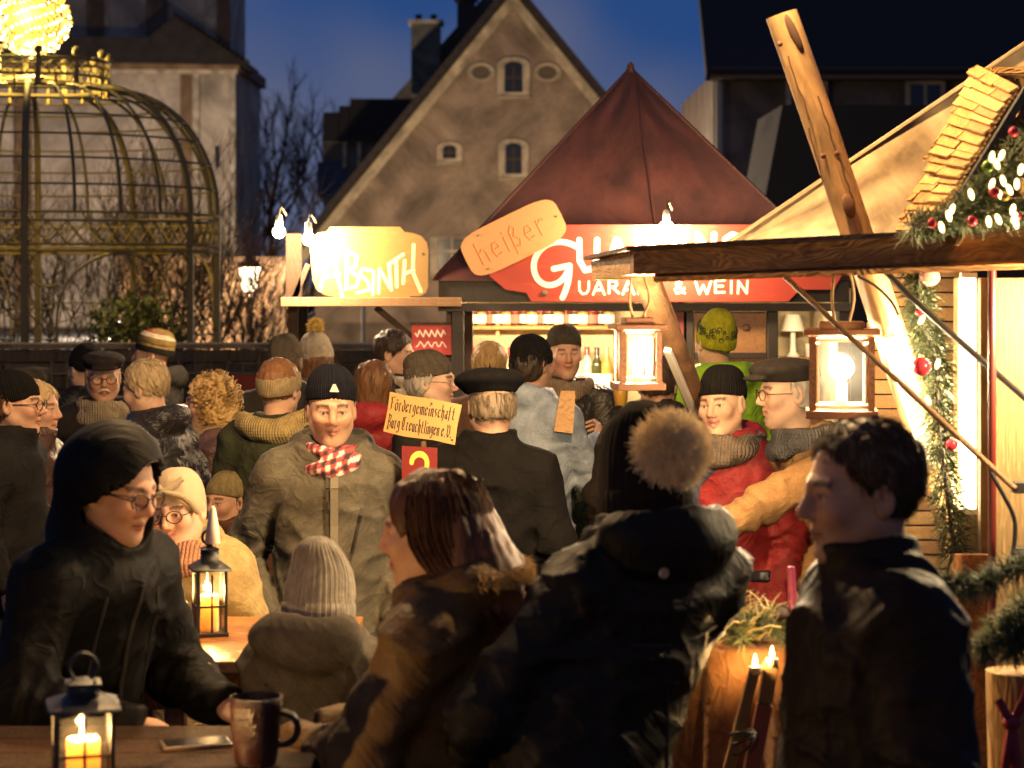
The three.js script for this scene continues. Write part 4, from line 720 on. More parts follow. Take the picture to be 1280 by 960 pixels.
// ------------------------------------------------------------------ lettering drawn as brush or pen strokes (flat print)
function board(w, h, bg, draw) { const c = document.createElement('canvas'); c.width = w; c.height = h; const x = c.getContext('2d'); x.fillStyle = bg; x.fillRect(0, 0, w, h); x.lineCap = 'round'; x.lineJoin = 'round'; draw(x, w, h); const t = new THREE.CanvasTexture(c); t.colorSpace = THREE.SRGBColorSpace; return t; }
const G = { // strokes on a 0..1 box, y down
  A: [[[0, 1], [.45, 0], [.55, 0], [1, 1]], [[.2, .65], [.82, .62]]], B: [[[.1, 0], [.1, 1]], [[.1, .02], [.7, .05], [.78, .25], [.6, .45], [.1, .48]], [[.1, .48], [.75, .52], [.88, .75], [.7, .97], [.1, 1]]], S: [[[.85, .1], [.5, 0], [.15, .15], [.2, .4], [.7, .58], [.85, .8], [.55, 1], [.1, .9]]],
  I: [[[.5, 0], [.48, 1]]], N: [[[.08, 1], [.12, 0], [.85, 1], [.92, 0]]], T: [[[0, .05], [1, 0]], [[.5, .02], [.5, 1]]], H: [[[.1, 0], [.08, 1]], [[.9, 0], [.95, 1]], [[.1, .5], [.92, .48]]], U: [[[.08, 0], [.1, .7], [.35, 1], [.7, .95], [.9, .65], [.92, 0]]], R: [[[.1, 1], [.1, 0], [.7, .05], [.8, .28], [.6, .5], [.12, .52]], [[.4, .52], [.95, 1]]], W: [[[0, 0], [.25, 1], [.5, .3], [.75, 1], [1, 0]]], E: [[[.9, 0], [.1, .03], [.1, 1], [.9, .97]], [[.1, .5], [.75, .48]]],
  '&': [[[.95, 1], [.2, .3], [.35, .02], [.6, .1], [.6, .3], [.1, .7], [.25, 1], [.6, .95], [.9, .6]]], O: [[[.5, 0], [.15, .2], [.08, .6], [.4, 1], [.8, .85], [.92, .4], [.7, .06], [.5, 0]]],
  h: [[[.1, -.4], [.12, 1]], [[.12, .4], [.5, .1], [.8, .3], [.85, 1]]], e: [[[.12, .5], [.85, .45], [.7, .1], [.3, .1], [.1, .5], [.3, .95], [.85, .85]]], i: [[[.5, .05], [.5, 1]], [[.5, -.25], [.52, -.22]]], ß: [[[.1, 1.35], [.15, -.1], [.45, -.4], [.75, -.2], [.4, .25], [.85, .6], [.6, 1], [.3, .9]]], r: [[[.15, .05], [.18, 1]], [[.18, .4], [.5, .08], [.85, .15]]],
};
function write(x, s, X, Y, w, h, gap, dy = 0, jig = 0) { let k = 0; for (const c of s) { if (c !== ' ') { const ww = c === 'I' || c === 'i' ? w * .4 : c === 'W' ? w * 1.35 : w, oy = Y + dy * k + (jig ? jig * Math.sin(k * 2.3) : 0); for (const st of G[c] || []) { x.beginPath(); st.forEach(([a, b], i) => x[i ? 'lineTo' : 'moveTo'](X + a * ww, oy + b * h)); x.stroke(); } X += ww + gap; } else X += w * .6; k++; } return X; }
const speck = (x, w, h, n, cols) => { for (let i = 0; i < n; i++) { x.fillStyle = cols[i % cols.length]; x.globalAlpha = .10 + rnd() * .12; x.beginPath(); x.ellipse(rnd() * w, rnd() * h, rr(2, 26), rr(1, 8), 0, 0, 7); x.fill(); } x.globalAlpha = 1; };
function signMesh(name, pts, t, tex, edge, p, z, rough = .6) {  // flat painted face on a board of any outline; the board has thickness t
  const b = mesh(name, prism(pts, t, .004).translate(0, 0, z - t), edge, p), xs = pts.map(q => q[0]), ys = pts.map(q => q[1]), x0 = Math.min(...xs), x1 = Math.max(...xs), y0 = Math.min(...ys), y1 = Math.max(...ys);
  const g = new THREE.ShapeGeometry(new THREE.Shape(pts.map(q => new THREE.Vector2(...q)))), u = g.attributes.uv, q = g.attributes.position; for (let i = 0; i < q.count; i++) u.setXY(i, (q.getX(i) - x0) / (x1 - x0), (q.getY(i) - y0) / (y1 - y0));
  for (const k of [0, Math.floor(pts.length / 3), Math.floor(pts.length * 2 / 3)]) { const bx = mix(pts[k][0], (x0 + x1) / 2, .10), by = mix(pts[k][1], (y0 + y1) / 2, .22); mesh('bolt', new THREE.SphereGeometry((x1 - x0) * .008 + .002, 8, 6).scale(1, 1, .5).translate(bx, by, z + .003), M.iron, b); }
  mesh('painted_face', g.translate(0, 0, z + .002), new THREE.MeshStandardMaterial({ map: tex, roughness: rough }), b); return b;
}
// ------------------------------------------------------------------ pyramid-roofed drinks stall
const BD = 12;
{
  const d = BD, X = (x, q = d) => px(x, q), Y = (y, q = d) => py(y, q), st = thing('drinks_stall', 'drinks stall with red pyramid roof and open bright counter', 'stall', [0, 0, -d]);
  const red = mat([.088, .026, .020], { tex: 'blotch', texRep: .5, bump: 'cloth', bumpRep: 4, roughness: .6 }), dk = mat([.030, .022, .018], { tex: 'wood', texRep: 2, roughness: .6 });
  const hw = 1.16, cx = X(788, 13.14), eY = Y(350), aY = Y(85, 13.14), ap = V(cx, aY, -1.14), c = [V(cx - hw, eY, .02), V(cx + hw, eY, .02), V(cx + hw, eY, -2.3), V(cx - hw, eY, -2.3)];
  // tarpaulin roof: four sagging faces with seams
  const face = (a, b) => { const n = 14, P = [], U = [], I = []; const nm = b.clone().sub(a).cross(ap.clone().sub(a)).normalize(); for (let i = 0; i <= n; i++) for (let j = 0; j <= n; j++) { const t = i / n, u = j / n, q = a.clone().lerp(b, u).lerp(ap, t), sag = -.045 * Math.sin(Math.PI * u) * Math.sin(Math.PI * Math.min(t * 1.1, 1)) * (1 - t) * 2 + .008 * noise(u * 6, t * 6, a.x * 3); q.addScaledVector(nm, sag); P.push(q.x, q.y, q.z); U.push(u * 2 * hw, t * 2); if (i < n && j < n) { const k = i * (n + 1) + j; I.push(k, k + 1, k + n + 2, k, k + n + 2, k + n + 1); } } const g = new THREE.BufferGeometry(); g.setAttribute('position', new THREE.Float32BufferAttribute(P, 3)); g.setAttribute('uv', new THREE.Float32BufferAttribute(U, 2)); g.setIndex(I); g.computeVertexNormals(); return g; };
  const roof = mesh('roof', face(c[0], c[1]), red, st); for (let i = 1; i < 4; i++) mesh('roof_panel', face(c[i], c[(i + 1) % 4]), red, roof);
  for (const q of c) mesh('hip_seam', rod(q, ap, .010, .010, 6), red, roof);
  mesh('panel_seam', rod(V(cx + .02, aY - .03, -1.10), V(cx + .10, eY + .25, -.2), .006, .006, 5), red, roof);
  mesh('apex_cap', lathe([[.03, -.03], [.02, .02], [.001, .04]], 8).translate(ap.x, ap.y, ap.z), red, roof);
  mesh('fascia', box(X(1062) - X(548), Y(379) - Y(389), .06, (X(1062) + X(548)) / 2, Y(384), .0), dk, st);
  mesh('fascia', box(X(1062) - X(548), eY - Y(379) - .01, .04, (X(1062) + X(548)) / 2, (eY + Y(379)) / 2, -.04), dk, st);
  for (const x of [572, 583]) mesh('post', box(.07, Y(389), .07, X(x) + .0, Y(389) / 2, x > 575 ? -.10 : -.02, 0, 0, 0, .006), x > 575 ? M.darkwood : dk, st);
  for (const x of [860, 966, 1056]) mesh('post', box(.06, Y(389), .07, X(x), Y(389) / 2, -.03, 0, 0, 0, .006), dk, st);
  const cream = mat([.62, .50, .30], { tex: 'blotch', texRep: 1 });
  const bz = -1.55; mesh('wall', box(X(1060) - X(572), 2, .03, (X(1060) + X(572)) / 2, 1.0, bz), cream, st);
  for (const [x, nm] of [[568, 'wall'], [1062, 'wall']]) mesh(nm, box(.03, 2, 1.5, X(x), 1.0, bz / 2 - .02), cream, st);
  mesh('ceiling', box(X(1062) - X(568), .03, 1.52, (X(1062) + X(568)) / 2, Y(379) + .04, -.80), cream, st);
  mesh('partition', box(.03, 1.95, 1.4, X(852), .98, -.78), mat([.16, .04, .03]), st);
  const ct = mesh('counter', box(X(862) - X(572), .05, .55, (X(862) + X(572)) / 2, 1.08, -.22, 0, 0, 0, .008), M.palewood, st); for (let i = 0; i < 10; i++) mesh('counter_plank', box(.145, 1.04, .025, X(578) + .07 + i * .148, .53, .03, 0, 0, 0, .004), M.darkwood, ct);
  // panels at the right of the opening
  mesh('panel', box(X(858) - X(838), 1.9, .03, X(848), .97, -.01), mat([.13, .022, .018], { roughness: .6 }), st);
  for (let i = 0; i < 2; i++) { const q = mesh('shutter_panel', box(X(958) - X(868), i ? .5 : .235, .025, X(913), i ? 1.37 : 1.752, -.03, 0, 0, 0, .004), mat([.34, .19, .09], { tex: 'wood', texRep: 2, roughness: .5 }), st); if (!i) for (const [dx, dy] of [[.09, .03], [-.12, .06]]) mesh('knot', new THREE.SphereGeometry(.025, 10, 6).scale(1, .8, .25).translate(X(913) + dx, 1.752 + dy, -.016), mat([.11, .055, .03]), q); }
  mesh('shutter_rail', box(X(958) - X(868), .03, .04, X(913), 1.628, -.026), dk, st);
  // shelves
  const sz = -1.38, sd = d - sz; for (const [y, x0, x1] of [[409, 582, 775], [498, 582, 775], [448, 868 + 100, 1054]]) mesh('shelf', box(X(x1, sd) - X(x0, sd), .022, .24, (X(x1, sd) + X(x0, sd)) / 2, Y(y, sd), sz, 0, 0, 0, .003), M.palewood, st);
  for (const x of [622, 700, 772]) mesh('shelf_upright', box(.02, .45, .05, X(x, sd), Y(450, sd), sz), M.palewood, st);
  // interior lamp: tube under the ceiling
  const tl = thing('tube_lamp', 'fluorescent tube lamp under the ceiling of the drinks stall', 'lamp', V(X(690), Y(386), -d - .42));
  mesh('tube', new THREE.CylinderGeometry(.014, .014, .9, 10).rotateZ(Math.PI / 2), glow([1, .82, .5], 14), tl); mesh('holder', box(.96, .03, .05, 0, .03, 0), M.white, tl);
  { const l = new THREE.RectAreaLight(C(1, .78, .46), 1100, .9, .03); l.position.set(0, -.018, -.003); l.lookAt(0, -2, -1.6); tl.add(l); const l2 = new THREE.RectAreaLight(C(1, .78, .46), 320, .9, .03); l2.position.set(0, -.018, .004); l2.lookAt(0, -2, 1.5); tl.add(l2); }
  const t2 = thing('tube_lamp', 'short tube lamp in the narrow side bay of the drinks stall', 'lamp', V(X(1010), Y(386), -d - .5));
  mesh('tube', new THREE.CylinderGeometry(.014, .014, .3, 10).rotateZ(Math.PI / 2), glow([1, .82, .5], 14), t2); { const l = new THREE.RectAreaLight(C(1, .78, .46), 800, .3, .03); l.position.set(0, -.018, 0); l.lookAt(0, -2, -.8); t2.add(l); }
  // goods on the shelves
  const P = { wine: [[.0, 0], [.036, 0], [.037, .19], [.03, .215], [.014, .245], [.013, .30], [.016, .302], [.001, .304]], jar: [[0, 0], [.035, 0], [.038, .01], [.038, .075], [.03, .085], [.001, .085]], tall: [[0, 0], [.03, 0], [.031, .12], [.012, .17], [.012, .21], [.001, .212]] };
  const prof = {}; for (const k in P) prof[k] = lathe(P[k], 14);
  const capG = lathe([[.0165, 0], [.0165, .05], [.001, .052]], 10), labG = new THREE.CylinderGeometry(.0385, .0385, .085, 14, 1, true), lidG = lathe([[.033, 0], [.033, .016], [.001, .017]], 12);
  const bm = [mat([.03, .035, .012], { roughness: .15 }), mat([.08, .02, .012], { roughness: .15 }), mat([.36, .18, .04], { roughness: .2 }), mat([.5, .42, .28], { roughness: .25 })], lm = [mat([.72, .65, .50]), mat([.60, .45, .22]), mat([.55, .10, .07])], cmr = [mat([.38, .02, .025], { roughness: .35 }), mat([.03, .02, .02], { roughness: .4 }), mat([.5, .36, .12], { roughness: .4, metalness: .5 })];
  const top = Y(409, sd) + .012;
  for (let i = 0; i < 17; i++) { const x = X(590 + i * 10.7, sd), k = i % 3, q = thing('jar', ['dark glass jar with pale label on the upper stall shelf', 'amber jar with pale label on the upper stall shelf', 'red-labelled jar on the upper stall shelf'][k], 'jar', V(x, top, -d + sz + rr(-.03, .03)), 0, 'jars on the upper shelf'); mesh('glass', prof.jar, bm[[0, 2, 1][k]], q); mesh('label', labG.clone().scale(1, .6, 1).translate(0, .04, 0), lm[[0, 0, 2][k]], q); mesh('lid', lidG.clone().translate(0, .084, 0), cmr[k === 2 ? 0 : k], q); }
  const bot = Y(498, sd) + .012;
  for (let i = 0; i < 15; i++) { const x = X(590 + i * 12, sd), k = i % 4, q = thing('bottle', ['white bottle with red cap on the lower stall shelf', 'dark green wine bottle on the lower stall shelf', 'amber bottle with pale label on the lower stall shelf', 'white bottle with golden cap on the lower stall shelf'][k], 'bottle', V(x, bot, -d + sz + rr(-.03, .03)), 0, 'bottles on the lower shelf'); mesh('glass', prof.wine, bm[[3, 0, 2, 3][k]], q); mesh('label', labG.clone().translate(0, .10, 0), lm[[0, 0, 0, 1][k]], q); mesh('cap', capG.clone().translate(0, .255, 0), cmr[[0, 1, 2, 2][k]], q); }
  { const q = thing('basket', 'yellow wicker basket among bottles on the lower stall shelf', 'basket', V(X(604, sd), bot, -d + sz + .03)); mesh('bowl', lathe([[.0, 0], [.07, .0], [.09, .13], [.083, .13], [.065, .01]], 18), mat([.5, .34, .08]), q); mesh('handle', new THREE.TorusGeometry(.075, .009, 6, 20, Math.PI).translate(0, .13, 0), mat([.5, .34, .08]), q); }
  { const s2 = Y(448, sd) + .012, q = thing('table_lamp', 'white shaded lamp on the shelf in the side bay of the stall', 'lamp', V(X(990, sd), s2, -d + sz + .04)); mesh('shade', lathe([[.075, .16], [.045, .26], [.042, .26], [.072, .16]], 18), M.white, q); mesh('foot', lathe([[0, 0], [.05, 0], [.02, .03], [.015, .16], [.001, .16]], 12), M.white, q); for (let i = 0; i < 3; i++) { const c2 = thing('cup', 'white mug on the shelf in the side bay of the stall', 'mug', V(X(1012 + i * 15, sd), s2, -d + sz + .05 + i * .01), 0, 'white mugs in the side bay'); mesh('wall', lathe([[0, 0], [.032, 0], [.036, .08], [.032, .08], [.029, .006], [.0, .006]], 14), M.white, c2); mesh('handle', new THREE.TorusGeometry(.02, .005, 6, 12).translate(.045, .042, 0), M.white, c2); } }
}
// big painted sign boards
{
  const d = BD - .07, X = x => px(x, d), Y = y => py(y, d), s = thing('stall_sign', 'large red sign board with white brush letters on the drinks stall', 'sign', [0, 0, -d]);
  const pts = [[612, 345], [632, 362], [658, 366], [664, 377], [985, 377], [1000, 362], [1042, 362], [1052, 345], [1052, 300], [1030, 281], [640, 281], [612, 305]].map(([a, b]) => [X(a), Y(b)]).reverse();
  const W = 1024, H = 224, kx = x => (x - 612) / 440 * W, ky = y => (y - 281) / 96 * H;
  const tex = board(W, H, '#983020', (x, w, h) => {
    speck(x, w, h, 140, ['#c9543a', '#8f2a1c', '#c46a4a']);
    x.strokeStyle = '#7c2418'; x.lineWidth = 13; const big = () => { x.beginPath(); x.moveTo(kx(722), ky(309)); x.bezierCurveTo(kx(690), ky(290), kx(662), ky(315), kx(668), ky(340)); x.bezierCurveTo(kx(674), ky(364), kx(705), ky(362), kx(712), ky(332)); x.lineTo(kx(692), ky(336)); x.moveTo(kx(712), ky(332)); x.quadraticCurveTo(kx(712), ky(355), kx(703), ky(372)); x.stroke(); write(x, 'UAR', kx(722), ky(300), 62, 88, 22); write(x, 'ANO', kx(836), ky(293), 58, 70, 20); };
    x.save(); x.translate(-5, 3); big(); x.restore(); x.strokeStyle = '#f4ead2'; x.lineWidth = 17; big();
    x.strokeStyle = '#f2e4c4'; x.lineWidth = 6.5; write(x, 'UARANA & WEIN', kx(723), ky(352), 33, 36, 10, -.25, 2);
  });
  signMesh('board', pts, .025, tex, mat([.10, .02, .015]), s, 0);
  const o = thing('oval_sign', 'tilted orange oval board with brush lettering fixed above the red sign', 'sign', [px(642, d - .05), py(297, d - .05), -d + .05]); o.rotation.z = R(26);
  const q = 1 / F * d, L = 66 * q, h = 29 * q, op = []; for (let i = 0; i < 32; i++) { const a = i / 32 * 6.283, e = .45; op.push([Math.sign(Math.cos(a)) * Math.pow(Math.abs(Math.cos(a)), e) * L, Math.sign(Math.sin(a)) * Math.pow(Math.abs(Math.sin(a)), e) * h]); }
  const t2 = board(512, 224, '#c88e5c', (x, w, h2) => { speck(x, w, h2, 80, ['#e0a060', '#b87038', '#c87f48']); x.strokeStyle = '#9c4a24'; x.lineWidth = 9; write(x, 'heißer', 62, 88, 52, 76, 17, -1); x.strokeStyle = '#e8b070'; x.lineWidth = 3; write(x, 'heißer', 66, 90, 52, 76, 17, -1); });
  signMesh('board', op, .02, t2, mat([.28, .13, .05]), o, 0);
  const n = thing('carved_sign', 'ochre notched board with pale brush lettering on the plank canopy', 'sign', [0, 0, -d - .05]), e = d + .05, X2 = x => px(x, e), Y2 = y => py(y, e);
  const rc = (x, y, sx, sy) => [0, 1, 2, 3, 4].map(i => { const a = i / 4 * Math.PI / 2; return [x + sx * Math.sin(a), y + sy * Math.cos(a)]; });
  const np = [[413, 283.5], [500, 283.5], [506, 290], [517, 291.5], [527, 295], [534, 304], [535.5, 314], [535, 358], [532, 366], [526, 370], [513, 370], [509, 377], [424, 377], [418, 371], [405, 368], [396, 362], [391, 350], [387, 305], [390, 297], [398, 291], [408, 290]].map(([a, b]) => [X2(a), Y2(b)]).reverse();
  const t3 = board(512, 320, '#86693a', (x, w, h2) => { speck(x, w, h2, 120, ['#a58a3a', '#75601c', '#b08c30']); const k = (a, b) => [(a - 387) / 148.5 * 512, (b - 283.5) / 93.5 * 320]; x.strokeStyle = '#f0dca0'; x.lineWidth = 15; const ln = (...p) => { x.beginPath(); p.forEach((q, i) => x[i ? 'lineTo' : 'moveTo'](...k(...q))); x.stroke(); };
    ln([400, 362], [414, 308], [428, 372]); ln([406, 346], [424, 343]); ln([434, 312], [433, 360]); ln([434, 314], [446, 320], [444, 334], [434, 336], [449, 346], [446, 358], [432, 361]); ln([464, 338], [453, 336], [449, 342], [460, 352], [462, 362], [446, 366]); ln([467, 340], [466, 368]); ln([473, 366], [474, 336], [489, 362], [486, 330]); ln([486, 330], [504, 318]); ln([495, 325], [496, 358]); ln([506, 326], [504, 354]); ln([517, 306], [516, 340], [526, 364]); ln([505, 342], [517, 338]); });
  signMesh('board', np, .02, t3, mat([.16, .10, .03]), n, 0, .5);
}
// black-letter board of the association on its pole
{
  const d = 7.3, s = thing('pole_sign', 'ochre board with black-letter writing on a pole held above the crowd', 'sign', [px(528, d), 0, -d]);
  const Gb = { F: ['M.55 0L.15 .1L.3 .3L.3 .9L.1 1', 'M.15 .1L.95 .05', 'M.3 .45L.7 .42'], B: ['M.1 .1L.3 0L.3 .9L.1 1', 'M.3 .05L.75 .1L.7 .4L.4 .5L.85 .6L.8 .9L.4 1L.2 .9'], T: ['M.1 .1L.9 .05', 'M.2 .1L.1 .5L.2 .9L.5 1L.9 .85', 'M.5 .1L.5 .8'], V: ['M.1 .1L.3 .3L.3 .8L.55 1L.85 .7L.8 .3L.55 .1'], o: ['M.5 .4L.2 .5L.2 .85L.5 1L.8 .88L.8 .5L.5 .4'], r: ['M.3 .4L.35 .5L.35 .95L.5 1', 'M.35 .55L.75 .4'], d: ['M.35 .15L.75 .45L.75 .85L.45 1L.2 .85L.2 .55L.6 .45'], e: ['M.7 .8L.45 1L.2 .85L.2 .5L.5 .4L.75 .55L.25 .7'], g: ['M.7 .45L.45 .4L.2 .55L.25 .85L.7 .8', 'M.72 .42L.72 1.15L.4 1.25L.2 1.15'], m: ['M.1 .45L.18 .5L.18 1', 'M.2 .5L.42 .4L.48 .5L.48 1', 'M.5 .5L.72 .4L.8 .5L.8 .95L.9 1'], i: ['M.4 .45L.5 .5L.5 .95L.62 1', 'M.45 .2L.55 .25'], n: ['M.15 .45L.25 .5L.25 1', 'M.27 .52L.6 .4L.72 .5L.72 .95L.85 1'], s: ['M.7 .45L.45 .4L.25 .55L.7 .75L.65 .92L.3 1'], c: ['M.7 .5L.5 .4L.25 .55L.25 .85L.5 1L.75 .88'], h: ['M.2 .05L.28 .15L.28 1', 'M.3 .55L.6 .4L.75 .55L.72 .95L.55 1.2'], a: ['M.3 .45L.65 .42L.7 .95L.85 1', 'M.68 .65L.3 .7L.25 .92L.5 1L.7 .88'], f: ['M.65 .05L.4 .1L.35 .3L.35 1.1', 'M.15 .42L.65 .42'], t: ['M.4 .15L.4 .9L.7 1', 'M.2 .42L.7 .42'], u: ['M.18 .42L.25 .5L.25 .88L.5 1L.72 .85', 'M.72 .42L.72 .95L.88 1'], l: ['M.4 .05L.48 .15L.48 .92L.62 1'], '.': ['M.4 .92L.5 1'] };
  Gb['ö'] = [...Gb.o, 'M.3 .2L.38 .26', 'M.62 .2L.7 .26'];
  const pen = (x, str, X, Y, w, h, nib) => { for (const c of str) { if (c === ' ') { X += w * .55; continue; } const ww = c === 'm' ? w * 1.4 : 'il.'.includes(c) ? w * .62 : /[FBTV]/.test(c) ? w * 1.35 : w; for (const st of Gb[c] || []) { const p = st.slice(1).split('L').map(q => q.trim().split(' ').map(Number)).map(([a, b]) => [X + a * ww, Y + b * h]); const nx = nib * .8, ny = -nib * .6; for (let i = 0; i < p.length - 1; i++) { x.beginPath(); x.moveTo(p[i][0] - nx / 2, p[i][1] - ny / 2); x.lineTo(p[i][0] + nx / 2, p[i][1] + ny / 2); x.lineTo(p[i + 1][0] + nx / 2, p[i + 1][1] + ny / 2); x.lineTo(p[i + 1][0] - nx / 2, p[i + 1][1] - ny / 2); x.closePath(); x.fill(); x.stroke(); } } X += ww * .98; } };
  const tex = board(768, 420, '#a58148', (x, w, h) => { speck(x, w, h, 160, ['#b89054', '#8d6a34', '#a07a3e']); x.fillStyle = x.strokeStyle = '#140c06'; x.lineWidth = 2; pen(x, 'Fördergemeinschaft', 24, 36, 38.5, 140, 12); pen(x, 'Burg Treuchtlingen e.V.', 24, 218, 32.5, 140, 11); });
  const w = 91 / F * d, h = 52 / F * d, o = [[-.5, -.46], [-.2, -.5], [.2, -.47], [.5, -.5], [.49, 0], [.505, .47], [.1, .5], [-.3, .47], [-.5, .5], [-.49, .1]].map(([a, b]) => [a * w, b * h]);
  const B = new THREE.Group(); B.name = 'board'; s.add(B); B.position.set(0, py(523, d), 0); B.rotation.z = R(-9.5);
  const bm = signMesh('panel', o, .018, tex, mat([.42, .28, .11], { tex: 'wood', texRep: 3 }), B, 0);
  mesh('pole', rod(V(-.005, 0, -.03), V(.002, py(505, d), -.03), .012, .011, 10), M.palewood, s);
  const t2 = board(160, 160, '#6e130f', (x) => { x.strokeStyle = '#e8c24a'; x.lineWidth = 20; x.beginPath(); x.moveTo(44, 52); x.bezierCurveTo(50, 14, 124, 18, 112, 66); x.bezierCurveTo(104, 96, 52, 104, 44, 132); x.bezierCurveTo(70, 118, 96, 142, 124, 120); x.stroke(); });
  const fl = signMesh('number_plate', [[-.058, -.10], [.06, -.105], [.062, .055], [-.058, .062]], .006, t2, mat([.2, .02, .015]), s, .01); fl.position.set(px(524, d) - px(528, d), py(580, d), 0);
}
// ------------------------------------------------------------------ plank canopy beside the stall, with its bulbs
function bulbLamp(label, p, I, r = .035, parent) {
  const t = thing('floodlight_bulb', label, 'lamp', p);
  mesh('bulb', new THREE.SphereGeometry(r, 16, 12), glow([1, .82, .52], 30), t); mesh('socket', lathe([[.001, .0], [.022, 0], [.018, .06], [.001, .07]], 12).translate(0, r * .8, 0), M.white, t);
  mesh('bracket', tube([V(0, r + .05, 0), V(.01, r + .10, -.01), V(.035, r + .06, -.06)], .006, 10, 6), M.iron, t);
  lamp(V(0, 0, 0), I, WARM2, r / .02, t); return t;
}
{
  const d = 12.05, X = x => px(x, d), Y = y => py(y, d), s = thing('plank_canopy', 'flat plank canopy on thin posts carrying the ochre board', 'canopy', [0, 0, -d]);
  for (let i = 0; i < 5; i++) mesh('plank', box(X(578) - X(355), .035, .145, X(466), Y(377) + .002 * (i % 2), .05 - i * .15, 0, 0, 0, .005), M.wood, s);
  mesh('edge_board', box(X(578) - X(355), .05, .02, X(466), Y(377), .137, 0, 0, 0, .004), mat([.40, .26, .16], { tex: 'wood', texRep: 2 }), s);
  for (const x of [366, 564]) for (const z of [-.02, -.6]) mesh('post', box(.055, Y(381), .055, X(x), Y(381) / 2, z, 0, 0, 0, .005), x > 500 ? mat([.11, .08, .06]) : M.darkwood, s);
  mesh('upright', box(.09, Y(292) - Y(375), .05, X(367), Y(333), -.03, 0, 0, 0, .006), M.darkwood, s);
  mesh('brace', bar(V(X(470), Y(384), .02), V(X(552), Y(452), .02), .035, .03), M.darkwood, s); mesh('brace', bar(V(X(385), Y(330), -.02), V(X(368), Y(372), -.02), .03, .03), M.darkwood, s);
  const po = thing('price_poster', 'small red and white poster hung below the plank canopy', 'poster', [X(540), Y(424), -d + .05]);
  mesh('sheet', new THREE.BoxGeometry(.22, .17, .004), new THREE.MeshStandardMaterial({ roughness: .6, map: board(220, 170, '#b8403a', (x, w, h) => { speck(x, w, h, 30, ['#d07060', '#902018']); x.strokeStyle = '#fff0e0'; x.lineWidth = 9; x.beginPath(); for (let i = 0; i < 16; i++) x.lineTo(20 + i * 11, 52 + 20 * Math.sin(i * 2.1)); x.stroke(); x.lineWidth = 6; x.beginPath(); for (let i = 0; i < 16; i++) x.lineTo(24 + i * 11, 112 + 16 * Math.sin(i * 1.7 + 1)); x.stroke(); }) }), po); mesh('batten', box(.24, .015, .012, 0, .088, 0), M.darkwood, po);
  bulbLamp('bare bright bulb on the post end of the plank canopy', V(X(355), Y(291), -d + .26), 7);
  bulbLamp('bright bulb shining on the ochre notched board', V(X(392), Y(300), -d + .30), 8);
}
bulbLamp('bright bulb shining on the large red sign', at(833, 286, BD - .28), 13, .045);

